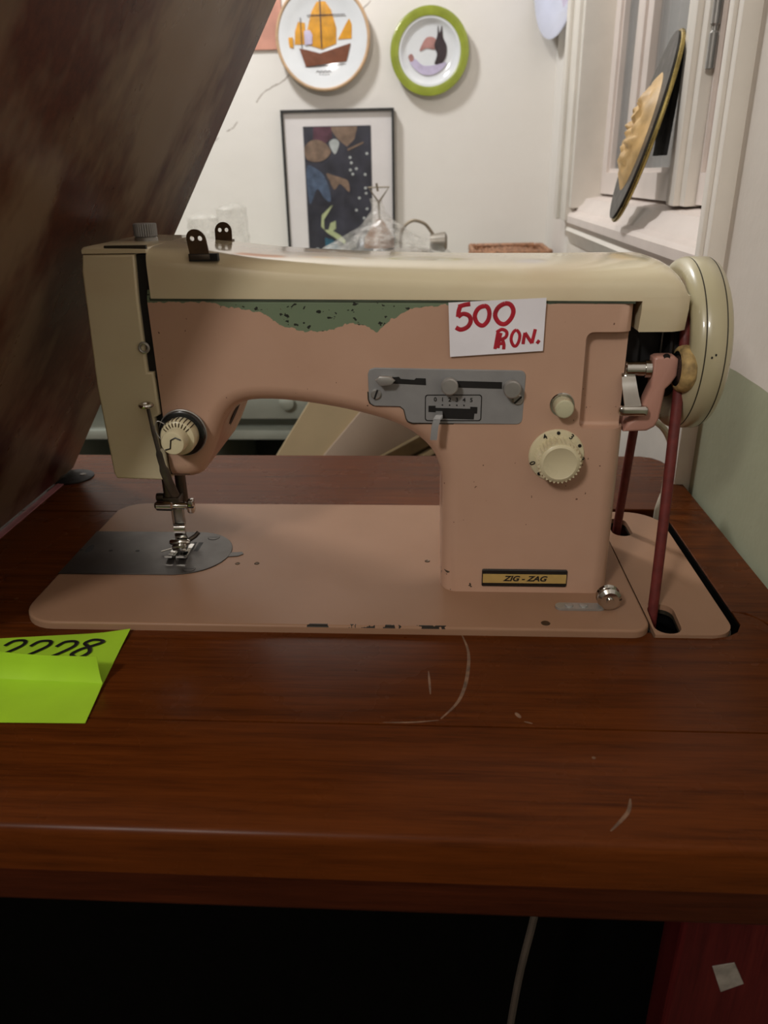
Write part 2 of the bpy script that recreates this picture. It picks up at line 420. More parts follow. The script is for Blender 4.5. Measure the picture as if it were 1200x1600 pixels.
def text(name, s, size, x, h, z, mat, parent, rot=0, shear=0, bold=0, plane='xz', thick=.15, sx=1):
    """printed characters centred at (x, z) on the front plane y=h"""
    cu = bpy.data.curves.new(name, 'FONT'); cu.body = s; cu.size = size * .001; cu.align_x = 'CENTER'; cu.align_y = 'CENTER'
    cu.extrude = thick * .0005; cu.shear = shear; cu.offset = bold * .001
    t = bpy.data.objects.new(name + '_curve', cu); COL.objects.link(t)
    dg = bpy.context.evaluated_depsgraph_get(); me = bpy.data.meshes.new_from_object(t.evaluated_get(dg))
    bpy.data.objects.remove(t)
    m = Matrix.Translation(P(x, h, z)) @ Matrix.Rotation(math.radians(90), 4, 'X') @ Matrix.Rotation(math.radians(rot), 4, 'Z') @ Matrix.Diagonal((sx, 1, 1, 1))
    me.transform(m); me.materials.clear(); me.materials.append(M[mat]); me.name = name
    o = bpy.data.objects.new(name, me); place(o, parent); return o
def apply_bool(o, cutters):
    for c in cutters:
        md = o.modifiers.new('cut', 'BOOLEAN'); md.operation = 'DIFFERENCE'; md.object = c; md.solver = 'EXACT'
    dg = bpy.context.evaluated_depsgraph_get(); me = bpy.data.meshes.new_from_object(o.evaluated_get(dg))
    o.modifiers.clear(); old = o.data; o.data = me; me.name = old.name
    for c in cutters: bpy.data.objects.remove(c)
    for p in me.polygons: p.use_smooth = True
    me.set_sharp_from_angle(angle=math.radians(32))
def slot_screw(parent, x, z, h, r, rot):
    s = mk('screw', lambda bm: lathe(bm, [(h, 0), (h, r * .8), (h + .5, r), (h + 1.6, r)], (x, z), 'y', 24), 'steel', parent)
    c, q = math.cos(math.radians(rot)), math.sin(math.radians(rot))
    def cut(bm):
        w = .35 * r * .5
        ext(bm, [(x + c * r * .95 - q * w, z + q * r * .95 + c * w), (x - c * r * .95 - q * w, z - q * r * .95 + c * w), (x - c * r * .95 + q * w, z - q * r * .95 - c * w), (x + c * r * .95 + q * w, z + q * r * .95 - c * w)], h - .12, h + .3)
    mk('screw_slot', cut, 'ink', s, smooth=False)
    return s

# ================================================================== THE ROOM
WX, WY = 462, 1180
struct('floor', lambda bm: box(bm, -1600, 620, -2000, 1260, -Z0 - 60, -Z0), 'floor', smooth=False)
struct('ceiling', lambda bm: box(bm, -1600, 620, -2000, 1260, 1750, 1800), 'ceiling', smooth=False)
struct('wall_back', lambda bm: box(bm, -1600, WX + 60, WY, WY + 80, -Z0, 1750), 'plaster', smooth=False)
struct('wall_left', lambda bm: box(bm, -1680, -1600, -2000, 1260, -Z0, 1750), 'far_wall', smooth=False)
struct('wall_front', lambda bm: box(bm, -1600, 620, -2080, -2000, -Z0, 1750), 'far_wall', smooth=False)
def wall_right(bm):
    box(bm, WX, WX + 140, -2000, 250, -Z0, 1750)                      # plain wall beside the table
struct('wall_right', wall_right, 'two_tone', smooth=False)
struct('wall_right_corner', lambda bm: box(bm, WX, WX + 140, 930, WY, -Z0, 1750), 'plaster', smooth=False)
struct('wall_right_below_window', lambda bm: box(bm, WX, WX + 140, 250, 930, -Z0, 168), 'white_gloss', smooth=False)
struct('wall_right_above_window', lambda bm: box(bm, WX, WX + 140, 250, 930, 1250, 1750), 'plaster', smooth=False)

# window: casing round the opening, stepped sill, two sashes with an outer pair behind, panes with a painted grey reflection
win = bpy.data.objects.new('window_1', None); COL.objects.link(win); win.location = P(480, 560, 168); win['kind'] = 'structure'
def casing_near(bm):
    box(bm, 449, 485, 236, 262, -Z0, 1250, 1.5)
    box(bm, 446, 452, 246, 256, -Z0, 1250, 1.5)
mk('casing', casing_near, 'white_gloss', win)
def casing_far(bm):
    box(bm, 447, 520, 882, 950, 168, 1250, 1.5)
    box(bm, 441, 449, 930, 956, 168, 1250, 2)
    box(bm, 452, 520, 868, 883, 186, 1250, 2)
mk('casing', casing_far, 'white_gloss', win)
mk('casing', lambda bm: box(bm, 445, 520, 262, 882, 1210, 1260, 2), 'white_gloss', win)
def sill(bm):
    prof = [(451, 166), (451, 175), (454, 179), (462, 182), (465, 188), (470, 192), (474, 199), (520, 206), (520, 156), (459, 156), (454, 160)]
    loft(bm, [[(x, y, z) for x, z in prof] for y in (258, 905)])
mk('sill', sill, 'pinkish_white', win, angle=25)
mk('sill_moulding', lambda bm: loft(bm, [[(x, y, z) for x, z in ((456, 146), (452.5, 154), (456, 160), (462, 161), (466, 161), (466, 136), (460, 136))] for y in (262, 900)]), 'white_gloss', win, angle=25)
def sash(y0, y1, x, mat, glass, w0=28, w1=28, bot=28):
    z0, z1 = 206, 1210
    def fr(bm):
        ext(bm, [(y0, z0), (y1, z0), (y1, z1), (y0, z1)], x, x + 26, 'yz', holes=[[(y0 + w0, z0 + bot), (y1 - w1, z0 + bot), (y1 - w1, z1 - 40), (y0 + w0, z1 - 40)]])
    s = mk('sash', fr, mat, win, smooth=False)
    mk('pane', lambda bm: box(bm, x + 11, x + 14, y0 + w0 - 2, y1 - w1 + 2, z0 + bot - 2, z1 - 42), glass, s, smooth=False)
    def bead(bm):
        a0, a1, b0, b1 = y0 + w0, y1 - w1, z0 + bot, z1 - 40
        ext(bm, [(a0, b0), (a1, b0), (a1, b1), (a0, b1)], x + 4, x + 11, 'yz', holes=[[(a0 + 5, b0 + 5), (a1 - 5, b0 + 5), (a1 - 5, b1 - 5), (a0 + 5, b1 - 5)]])
    mk('glazing_bead', bead, mat, s, smooth=False)
sash(490, 868, 494, 'pinkish_white', 'glass', 4, 30)
mk('muntin', lambda bm: (box(bm, 496, 516, 672, 748, 232, 1172, 2), box(bm, 492, 498, 696, 726, 232, 1172, 2)), 'pinkish_white', win)
sash(262, 423, 494, 'pinkish_white', 'night_glass', 10, 4)
sash(660, 868, 548, 'pinkish_white', 'glass', 96, 20)
sash(262, 655, 548, 'pinkish_white', 'glass', 20, 20)
def post(bm):
    box(bm, 484, 520, 425, 488, 204, 1210, 2)
    box(bm, 478, 486, 440, 458, 204, 1210, 2)
mk('meeting_post', post, 'white_gloss', win)
def hinge(bm):
    lathe(bm, [(318, 0), (318, 4), (345, 4), (347, 2.5), (350, 2.5), (352, 4), (378, 4), (378, 0)], (489, 419), 'z', 14)
mk('window_hinge', hinge, 'steel', win)

# ================================================================== THE SEWING TABLE
TT = -5                                                             # table top surface
table = thing('sewing_table', (130, 80, -Z0), 'varnished mahogany sewing machine table with open hinged lid, in front of window', 'table')
def front_board(bm):
    prof = [(-148, -29), (-148, -10), (-147, -7), (-144.5, TT), (-79.8, TT), (-79.8, -29)]
    loft(bm, [[(x, y, z) for y, z in prof] for x in (-210, 457)])
fboard = mk('front_board', front_board, 'wood_front', table, angle=50)
flapo = [(-78, -78.6), (440, -78.6), (440, 10)] + [(422 + 18 * math.cos(t), 12 + 18 * math.sin(t)) for t in (.15, .4, .65, .9, 1.15, 1.4)] + [(424.5, 30), (424.5, 16), (420, 8), (413, 3), (404, .8), (371, .8), (371, 6), (-78, 6)]
flap = mk('front_flap', lambda bm: ext(bm, flapo, -27, TT, 'xy'), 'wood_top', table, smooth=False)
def pale_mark(pts, r, z, parent, flat_n=(0, 0, 1)):  # flattened pale strokes and dots laid on the boards
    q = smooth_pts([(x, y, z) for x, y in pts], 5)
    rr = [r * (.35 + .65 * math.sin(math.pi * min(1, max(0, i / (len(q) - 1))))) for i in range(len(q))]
    mk('pale_mark', lambda bm: tube(bm, q, rr, 6, (Vector(flat_n), .06)), 'pale_mark', parent)
pale_mark([(263, 1), (266, -17), (264, -41), (259, -60), (250, -74)], .95, TT, flap)
pale_mark([(249, -75), (236, -77), (222, -77.6)], .5, TT, flap)
pale_mark([(244, -35), (244.6, -46), (245, -55)], .6, TT, flap)
pale_mark([(286.6, -68), (288.6, -72)], 1.1, TT, flap)
pale_mark([(290, -74.6), (294, -76)], .5, TT, flap)
pale_mark([(329, -123), (326, -131), (317, -141)], .8, TT, fboard)
pale_mark([(318, -98), (319, -99.4)], .9, TT, fboard)  # mirrored glint of a bulb, painted on as a pale dot
mk('side_board', lambda bm: ext(bm, [(424.5, 31), (432, 29.5), (441, 18), (441, -79), (457, -79), (457, 182.4), (424.5, 182.4)], -27, TT, 'xy', bev=.5, seg=1), 'wood_top', table, smooth=False)
mk('slot_shade_strip', lambda bm: box(bm, 423.2, 424.3, 16, 182, -27, TT - .6), 'inside_shade', table, smooth=False)  # black strip added to put shade on the slot's wooden edge
mk('back_board', lambda bm: ext(bm, [(-210, 172), (371, 172), (371, 183), (457, 183), (457, 284), (454, 294), (448, 302), (438, 306), (-210, 306)], -27, TT, 'xy', bev=.6, seg=1), 'wood_top', table, smooth=False)
mk('left_board', lambda bm: box(bm, -210, -78.6, -79, 171.6, -27, TT, .5, 1), 'wood_top', table, smooth=False)
mk('inner_board', lambda bm: box(bm, -78, 8, 6.4, 171.6, -27, TT, .5, 1), 'wood_top', table, smooth=False)
mk('machine_tray', lambda bm: box(bm, -60, 450, -60, 290, -78, -66), 'inside_shade', table, smooth=False)
mk('apron', lambda bm: box(bm, -205, 452, -143, -125, -54, -29.3, 2), 'wood_apron', table, smooth=False)
sp = mk('side_panel', lambda bm: box(bm, 353, 455, -140, -120, -Z0 + 1, -54.3, 2), 'panel_red', table, smooth=False)
mk('under_shade_board', lambda bm: box(bm, -184, 436, -20, -8, -Z0 + 1, -79, 1), 'inside_shade', table, smooth=False)  # made-up board that turns the space under the table black
mk('side_panel', lambda bm: box(bm, 437, 455, -119.5, 300, -Z0 + 1, -79, 2), 'panel_red', table, smooth=False)
mk('side_panel', lambda bm: box(bm, -205, -185, -140, 300, -Z0 + 1, -54.3, 2), 'panel_red', table, smooth=False)
mk('back_panel', lambda bm: box(bm, -184, 436, 280, 298, -Z0 + 1, -79, 2), 'panel_red', table, smooth=False)
STK = [(369, -83), (378, -80), (384, -93), (375, -99)]
mk('sticker', lambda bm: ext(bm, STK, -140.6, -140.1), 'sticker', sp, smooth=False)
# the open lid leans over to the right above its hinge line
a = math.radians(31); dx, dz, nx, nz = math.sin(a), math.cos(a), -math.cos(a), math.sin(a)
def lidpt(s, t, y): return (-79 + dx * s + nx * t, y, TT + 2 + dz * s + nz * t)
def lid_bm(bm):
    hexa(bm, [lidpt(0, 0, -80), lidpt(0, 0, 263), lidpt(0, 17, 263), lidpt(0, 17, -80), lidpt(505, 0, -80), lidpt(505, 0, 263), lidpt(505, 17, 263), lidpt(505, 17, -80)], 1.2)
lid = mk('lid', lid_bm, 'wood_lid', table, smooth=False)
mk('gap_light_strip', lambda bm: box(bm, -78.5, -72.5, -79, 250, TT + .05, TT + .8, .2), 'lid_gap_light', lid, smooth=False)  # pink strip painted for the light coming through the gap under the lid
for y in (246, -45):
    h = mk('hinge', lambda bm: lathe(bm, [(TT, 0), (TT, 18), (TT + 1, 18), (TT + 1.6, 16.5), (TT + 1.6, 0)], (-72, y), 'z', 32), 'iron', lid)
    mk('hinge_pin', lambda bm: tube(bm, [(-82, y - 26, TT + 4), (-80, y - 4, TT + 4)], 3, 12), 'darksteel', h)
    mk('hinge_screw', lambda bm: lathe(bm, [(TT + 1.6, 0), (TT + 1.6, 3), (TT + 2.2, 2.4), (TT + 2.2, 0)], (-64, y + 3), 'z', 14), 'darksteel', h)

# ================================================================== THE SEWING MACHINE
sm = thing('sewing_machine', (185, 92, TT), 'pink and cream zig-zag sewing machine with chipped paint set into the wooden table', 'sewing machine')
# --- bed
bedo = rrect(0, 0, 370, 178, (23, 11, 8, 20), 8)
bed = mk('bed', lambda bm: ext(bm, bedo, TT + .05, 0, 'xy', bev=1.6, seg=3, bev_side='h1'), 'pink_bed', sm, wn=True)
mk('bed_casting', lambda bm: box(bm, 14, 356, 12, 166, -60, TT), 'iron', bed, smooth=False)
slotA = rrect(-9, -19, 9, 19, 8.9, 5); 
def sl(cx, cy, rot, k=1): 
    c, s = math.cos(rot), math.sin(rot); return [(cx + (x * c - y * s) * k, cy + (x * s + y * c) * k) for x, y in slotA]
exo = [(372, 1.5), (404, 1.5)] + rrect(372, 1.5, 419, 174, (0, 14, 26, 0), 7)[1:-1] + [(372, 174)]
exo = rrect(372, 1.5, 417.6, 174, (0, 14, 26, 0), 7)
mk('belt_plate', lambda bm: ext(bm, exo, -7, -3.4, 'xy', holes=[sl(381.5, 19, -.06, .86), sl(384, 146, .0, .8)]), 'pink_bed', sm, smooth=False)
mk('belt_plate_lip', lambda bm: ext(bm, rrect(371, 1, 418.4, 174.6, (0, 14.5, 26.5, 0), 7), -10, -7.1, 'xy', holes=[sl(381.5, 19, -.06, .9), sl(384, 146, 0, .84)]), 'groove', sm, smooth=False)
# --- needle plate
npo = [(0.5, 58), (78, 58.5)] + [(78 + 30 * math.cos(t), 91 + 32 * math.sin(t)) for t in [(-80 + 160 * k / 18) * math.pi / 180 for k in range(19)]] + [(78, 123), (0.5, 123)]
npl = mk('needle_plate', lambda bm: ext(bm, npo, -.5, .7, 'xy', bev=.25, seg=1, bev_side='h1'), 'needle_steel', sm, smooth=False)
mk('plate_tab', lambda bm: ext(bm, [(106, 84.5), (114, 86), (117, 89), (115.5, 92), (106, 91)], -.4, .55, 'xy'), 'needle_steel', npl, smooth=False)
for x, y, w_, h_ in ((79, 100, 1.1, 6), (83, 99, 1.6, 7), (65.5, 100, 1.1, 6)):
    mk('feed_slot', lambda bm: box(bm, x - w_, x + w_, y - h_, y + h_, .6, .78), 'black', npl, smooth=False)
mk('feed_slot', lambda bm: ext(bm, ell(7, 94, 2.4, 6, 18), .6, .78, 'xy'), 'black', npl, smooth=False)
for x, y, r in ((1.6, 92, 1.3), (23, 91.5, 1.4), (42, 91.5, 1.5)):
    mk('plate_hole', lambda bm: ext(bm, ell(x, y, r, r, 14), .6, .78, 'xy'), 'black', npl, smooth=False)
for x, y in ((90, 114), (86, 66)):
    sc = mk('plate_screw', lambda bm: lathe(bm, [(.7, 4.4), (1, 4), (1, 0)], (x, y), 'z', 20), 'needle_steel', npl)
    mk('screw_slot', lambda bm: box(bm, x - 3.4, x + 3.4, y - .5, y + .5, .95, 1.06), 'ink', sc, smooth=False)
for x, y, r in ((116, 75.5, 1.7), (129, 76, 1.8), (311, 6.5, 2.7), (243, 82, 1.8)):
    hl = mk('bed_screw', lambda bm: lathe(bm, [(.05, r), (.35, r * .8), (.1, r * .5), (.1, 0)], (x, y), 'z', 18), 'bronze', bed)
# --- body casting: nose, arm and column in one piece
und = [(x, z) for x, z in [tuple(p)[:2] for p in smooth_pts([(100, 71.5, 0), (107, 74, 0), (112.5, 82, 0), (118, 93, 0), (124, 106, 0), (131, 115, 0), (141, 118.8, 0), (159, 118.8, 0), (181, 116, 0), (203, 111.5, 0), (224, 105, 0), (238, 96.5, 0), (247, 86, 0), (251, 72, 0), (251.5, 55, 0)], 3)]]
bo = [(70, 71.5)] + und + [(251.5, -16), (353.5, -16), (353.5, 181), (70, 185)]
def body_bm(bm):
    ext(bm, bo, 46, 138, 'xz', bev=10, seg=6, clamp=False)
    r = bmesh.ops.bisect_plane(bm, geom=bm.verts[:] + bm.edges[:] + bm.faces[:], plane_co=P(89.6, 0, 0), plane_no=(1, 0, 0), clear_inner=True)
    ce = [g for g in r['geom_cut'] if isinstance(g, bmesh.types.BMEdge)]
    bmesh.ops.contextual_create(bm, geom=ce); bmesh.ops.recalc_face_normals(bm, faces=bm.faces)   # flat end beside the face plate
    for v in bm.verts:                                              # slight draft of the column towards its foot
        x, y, z = v.co.x * 1000, v.co.y * 1000, v.co.z * 1000 - Z0
        if x > 225 and z < 110:
            k = 1 + .095 * (1 - max(z, 0) / 110)
            v.co.y = (92 + (y - 92) * k) * .001
body = mk('body', body_bm, 'pink_body', sm)
cut1 = mk('cut', lambda bm: ext(bm, rrect(327.5, 104, 380, 158, (4, 0, 0, 4), 5), 20, 53, 'xz', bev=2.5, seg=3), 'ink')
cut2 = mk('cut', lambda bm: box(bm, 351.5, 380, 20, 70, 104, 195), 'ink')
apply_bool(body, [cut1, cut2])
md = body.modifiers.new('weighted', 'WEIGHTED_NORMAL'); md.keep_sharp = True
mk('side_slot', lambda bm: hexa(bm, [(113.2, 74, 86), (114, 84, 86), (116, 84, 90), (115, 74, 90), (122.6, 74, 102), (123, 84, 102), (126, 84, 108), (125.4, 74, 108)]), 'black', body, smooth=False)
# --- green primer shows in the thin joint below the cover
mk('cover_joint', lambda bm: ext(bm, [(91, 176.3), (351.6, 172.7), (351.6, 174.3), (91, 177.9)], 45.75, 60, 'xz'), 'green_joint', body, smooth=False)
# --- cream top cover: cross-section changes from boxy at the head to rolled at the wheel end
def interp(x, tab):
    for (x0, v0), (x1, v1) in zip(tab, tab[1:]):
        if x <= x1: 
            t = max(0, (x - x0) / (x1 - x0)); t = t * t * (3 - 2 * t) if False else t
            return v0 + (v1 - v0) * t
    return tab[-1][1]
TOP = [(56, 204.6), (92, 203.8), (117, 201.5), (151, 198), (200, 195.3), (255, 193.6), (315, 193), (360, 193), (366, 192.6), (371, 191), (375, 188), (378.5, 183), (381, 176)]
EXP = [(56, 9), (95, 8.5), (130, 6), (170, 4.4), (220, 3.5), (280, 3.2), (381, 3.2)]
LOW = [(90, 177.6), (352, 174)]
def cover_sec(x, low, inset=0, thick_bottom=True):
    zt, n = interp(x, TOP), interp(x, EXP); pts = []
    hw = 46.6 - inset
    zl = interp(max(90, min(352, x)), LOW)
    K = 22
    q = [(92 - hw, low)] if low < zl - .5 else [(92 - hw, zl)]
    base = max(low, zl)
    for k in range(0, K + 1):
        t = math.pi * k / K
        c, s_ = math.cos(t), math.sin(t)
        q.append((92 - hw * math.copysign(abs(c) ** (2 / n), c), base + .4 + (zt - base - .4) * abs(s_) ** (2 / n)))
    q.append((92 + hw, low if low < zl - .5 else zl))
    return [(x, y, z) for y, z in q]
def cover(bm):
    xs = [92, 93] + list(range(98, 352, 9)) + [354.5, 358, 362, 366, 370, 373, 375.5, 378, 380, 381.2]
    secs = []
    for x in xs:
        q = cover_sec(x, interp(max(90, min(352, x)), LOW), 0 if x < 372 else (x - 372) ** 1.6 * .16); secs.append(q)
    loft(bm, secs)
    # head end: flat lid above the face plate
    secs = []
    for x in (57.6, 58.6, 60, 70, 80, 92.4):
        zt = interp(x, TOP) - (.8 if x == 57.6 else .2 if x == 58.6 else 0)
        secs.append([(x, 46, 201), (x, 46, zt - 1), (x, 47.2, zt), (x, 136.8, zt), (x, 138, zt - 1), (x, 138, 201)])
    loft(bm, secs)
    # wheel end: the skirt drops lower on both sides, with a soft crease
    secs = []
    for x in [355, 355.6, 362, 366, 370, 373, 375.5, 378, 380, 381.2]:
        hw = 46.6 - (0 if x < 372 else (x - 372) ** 1.6 * .16); e = .6 if x == 355 else 0
        secs.append([(x, 92 - hw + 2.4, 157.5 + e), (x, 92 - hw - .1, 168.5), (x, 92 - hw + .02, 172), (x, 92 - hw + .03, 176), (x, 92 + hw, 176), (x, 92 + hw, 168), (x, 92 + hw - 2.4, 157.5 + e)])
    loft(bm, secs)
cov = mk('top_cover', cover, 'cream', sm, angle=40)
mk('cover_slit', lambda bm: box(bm, 70, 92.6, 46.4, 48.6, 203, 204.9), 'groove', cov, smooth=False)
# --- cream face plate
fpo = [(57.5, 200.6), (86, 200.6), (84.6, 176), (84.2, 137), (87.6, 137), (88, 112), (84.6, 110), (85.4, 91), (88.2, 90.5), (88.8, 71.8), (86, 71.2), (56, 72.2), (54.6, 76), (53.2, 130), (55.6, 192)]
fp = mk('face_plate', lambda bm: ext(bm, fpo, 46, 138, 'xz', bev=1.6, seg=3), 'cream', sm, wn=True)
mk('face_seam', lambda bm: ext(bm, [(85.1, 71.4), (85.5, 71.4), (85.0, 91), (84.6, 91)], 45.8, 46.3), 'groove', fp, smooth=False)
mk('head_interior', lambda bm: ext(bm, [(66, 74), (100, 74), (100, 200), (66, 200)], 49, 134, 'xz'), 'black', sm, smooth=False)
def ring(bm, c, R, r, ax='y', n=20, m=8):
    rs = []
    for i in range(n):
        t = 2 * math.pi * i / n; q = []
        for j in range(m):
            u = 2 * math.pi * j / m; d = R + r * math.cos(u); h = r * math.sin(u)
            q.append((c[0] + d * math.cos(t), c[1] + h, c[2] + d * math.sin(t)) if ax == 'y' else (c[0] + d * math.cos(t), c[1] + d * math.sin(t), c[2] + h) if ax == 'z' else (c[0] + h, c[1] + d * math.cos(t), c[2] + d * math.sin(t)))
        rs.append([bm.verts.new(P(*p)) for p in q])
    fs = [bm.faces.new((rs[i][j], rs[i][(j + 1) % m], rs[(i + 1) % n][(j + 1) % m], rs[(i + 1) % n][j])) for i in range(n) for j in range(m)]
    bmesh.ops.recalc_face_normals(bm, faces=fs)
mk('thread_guide', lambda bm: ring(bm, (84.5, 45, 151), 2.6, .8), 'steel', fp)
# --- knurled presser knob on the head
kn = mk('pressure_knob', lambda bm: ext(bm, star(77.5, 92, 6.2, 6.7, 30), 206.2, 213.6, 'xy', bev=.5, seg=1), 'plate_steel', sm, smooth=False)
mk('knob_collar', lambda bm: lathe(bm, [(204, 0), (204, 6.6), (205.6, 6.6), (206.4, 5.6), (206.4, 0)], (77.5, 92), 'z', 28), 'steel', kn)
# --- two thread guide brackets with paired holes
def bracket(x, y, z, tilt, up):
    ol = [(x - 5.2, z)] + [(x - 5.2 * math.cos(t), z + up - 5.2 + 5.2 * math.sin(t)) for t in [math.pi * k / 12 for k in range(13)]] + [(x + 5.2, z)]
    hs = [ell(x - 2.1, z + up - 4.6, 1.25, 1.25, 12), ell(x + 2.1, z + up - 4.6, 1.25, 1.25, 12)]
    bm = bmesh.new(); ext(bm, ol, y, y + 1.1, 'xz', holes=hs)
    for v in bm.verts:
        zz = v.co.z * 1000 - Z0 - z; v.co.x += tilt * zz * .001; v.co.y += .12 * zz * .001
    b = obj('thread_bracket', bm, 'bronze', sm, smooth=False)
    return b
b1 = bracket(121.5, 45.2, 199.6, -.16, 13)
mk('bracket_foot', lambda bm: box(bm, 116, 127, 44.8, 49.5, 197.4, 200.2, .4), 'darksteel', b1)
mk('bracket_notch', lambda bm: box(bm, 115.6, 131, 45.0, 49, 196.6, 200.4), 'black', cov, smooth=False)
b2 = bracket(115.5, 122, 200.5, 0, 11.5)
mk('bracket_foot', lambda bm: box(bm, 110, 121, 121, 128, 200, 201.8, .3), 'bronze', b2)
# --- take-up lever
tl = mk('thread_lever', lambda bm: tube(bm, smooth_pts([(83.4, 41, 117), (84.5, 40, 108), (86.4, 39, 95), (87.4, 39, 86), (89, 41, 74), (90.4, 46, 62)], 4), [1.1] * 5 + [1.3] * 5 + [2] * 4 + [2.9] * 7, 10, (Vector((0, 1, 0)), .4)), 'darksteel', sm)
mk('lever_eye', lambda bm: ring(bm, (82.4, 41, 119.2), 3.2, 1.25, 'z'), 'chrome', tl)
# --- tension dial
td = mk('tension_dial', lambda bm: lathe(bm, [(46.5, 13), (43.5, 13.6), (41.5, 13.2), (41, 12.2), (41, 0)], (101, 102), 'y', 48), 'blackplastic', sm)
mk('tension_ring', lambda bm: ring(bm, (101, 43.8, 102), 13.4, .7, 'y', 48), 'steel', td)
def tdial(bm): lathe(bm, [(41, 0), (41, 10.2), (34.5, 10.4), (33, 9.6), (32.4, 8.4), (32.4, 0)], (101, 102), 'y', 48)
t1 = mk('dial_drum', tdial, 'cream_plain', td)
for k in range(-4, 5):
    t = math.radians(90 + k * 13)
    mk('dial_rib', lambda bm: tube(bm, [(101 + 10.35 * math.cos(t), 40.5, 102 + 10.35 * math.sin(t)), (101 + 10.35 * math.cos(t), 34.5, 102 + 10.35 * math.sin(t)), (101 + 8.6 * math.cos(t), 32.3, 102 + 8.6 * math.sin(t)), (101 + 6.2 * math.cos(t), 32.2, 102 + 6.2 * math.sin(t))], .35, 6), 'bronze', t1)
t2 = mk('dial_cap', lambda bm: lathe(bm, [(32.4, 7), (24.5, 6.8), (23.6, 6.2), (23.4, 5), (23.4, 0)], (101, 102), 'y', 36), 'cream_plain', td)
mk('cap_mark', lambda bm: tube(bm, [(96.5, 23.2, 98.5), (99.5, 23.2, 99.3), (100.4, 23.2, 104.2), (103, 23.2, 105.6), (106, 23.2, 104.2)], .4, 6), 'ink', t2)
mk('tension_spring', lambda bm: tube(bm, smooth_pts([(92, 40.5, 108), (88, 40, 110), (86, 40, 105), (89, 39.5, 99)], 5), .3, 6), 'steel', td)
# --- needle bar, clamp and presser foot
nb = mk('needle_bar', lambda bm: lathe(bm, [(36, 3), (74, 3)], (70, 90), 'z', 16), 'darksteel', sm)
pb = mk('presser_bar', lambda bm: lathe(bm, [(30, 3.6), (74, 3.6)], (76, 100), 'z', 16), 'darksteel', sm)
cl = mk('needle_clamp', lambda bm: lathe(bm, [(61.5, 0), (61.5, 2), (63, 3.4), (73, 3.6), (74, 2.4), (83, 2.4), (83.6, 2.2), (83.6, 0)], (86, 37.5), 'x', 20), 'chrome', sm)
mk('clamp_block', lambda bm: box(bm, 66.5, 78, 86, 100, 37, 43, 1), 'darksteel', cl)
mk('clamp_screw', lambda bm: lathe(bm, [(62, 0), (62, 2.6), (64, 3), (67, 3), (67, 0)], (90, 42), 'x', 16), 'darksteel', cl)
ts = mk('thumb_screw', lambda bm: hexa(bm, [(83.5, 83, 33.2), (88, 83, 32.6), (88, 89, 32.6), (83.5, 89, 33.2), (83.5, 83, 42), (88, 83, 42.6), (88, 89, 42.6), (83.5, 89, 42)], 1.3), 'chrome', cl)
mk('thumb_slot', lambda bm: box(bm, 84.5, 88.2, 82.7, 84, 37.2, 38), 'ink', ts, smooth=False)
pf = mk('presser_foot', lambda bm: box(bm, 71, 77.5, 91.5, 96, 19, 37, .6), 'steel', sm)
mk('foot_shank', lambda bm: loft(bm, [[(71 + i, y, z), (78.5 + i, y, z), (78.5 + i, y + 1.6, z), (71 + i, y + 1.6, z)] for i, y, z in ((0, 89.5, 23), (.3, 87.6, 21), (.4, 87, 18), (.4, 88, 14), (.2, 91, 10.5), (0, 93.5, 8.5))]), 'chrome', pf, angle=50)
mk('foot_hinge', lambda bm: lathe(bm, [(66.5, 0), (66.5, 1.4), (68, 2.2), (79, 2.2), (80.5, 1.4), (80.5, 0)], (90, 8.5), 'x', 14), 'chrome', pf)
mk('foot_block', lambda bm: box(bm, 68.5, 78.5, 86, 97, 3.4, 7.4, 1), 'chrome', pf)
mk('foot_toe', lambda bm: loft(bm, [[(66.8, y, z), (71.8, y, z), (71.8, y, z + 1.4), (66.8, y, z + 1.4)] for y, z in ((100, 1), (84, .9), (79, 1.6), (75.5, 3.8))]), 'chrome', pf, angle=50)
mk('foot_toe', lambda bm: loft(bm, [[(74.5, y, z), (80, y, z), (80, y, z + 1.4), (74.5, y, z + 1.4)] for y, z in ((100, 1), (84, .9), (79, 1.6), (75.5, 3.8))]), 'chrome', pf, angle=50)
mk('foot_lever', lambda bm: tube(bm, [(77, 98, 6), (81, 101, 8), (83, 103, 10)], 1.6, 8), 'darksteel', pf)
mk('needle', lambda bm: tube(bm, [(71, 90, 36), (71, 90, 2)], [.8, .35], 8), 'chrome', cl)
mk('foot_wire', lambda bm: tube(bm, [(68.5, 90, 4), (60.5, 87, 2.6)], .5, 6), 'chrome', pf)
# --- grey control plate
spo = [(213, 139.4), (293, 137.6)] + [(296.4 - 3.4 + 3.4 * math.sin(t), 134.2 + 3.4 * math.cos(t)) for t in (.4, .8, 1.2, 1.57)] + [(296, 110.4)] + [(292.6 + 3.4 * math.cos(t), 110.2 - 3.4 * math.sin(t)) for t in (.4, .8, 1.2, 1.57)] + [(234, 107.6), (231.4, 108.6), (230.4, 110.5), (229.2, 115.4), (227, 117.2), (212.5, 117.6), (210.3, 119), (209.5, 121.2), (209.2, 135.8), (210.2, 138.4)]
cpl = mk('control_plate', lambda bm: ext(bm, spo, 44.4, 47, 'xz', bev=.6, seg=2, bev_side='h0'), 'plate_steel', sm, smooth=True, wn=True)
mk('plate_rim', lambda bm: ext(bm, [(252.6 + (x - 252.6) * 1.018, 123 + (z - 123) * 1.05) for x, z in spo], 45.6, 46.8), 'groove', cpl, smooth=False)
F = 44.25                                                            # just proud of the plate
mk('guide_slot', lambda bm: ext(bm, [(222, 134), (226.5, 134.4), (227.5, 133.2), (235, 132.6), (236, 133.6), (241.4, 133.4), (241.6, 129.6), (222.4, 130.6)], F, 46), 'black', cpl, smooth=False)
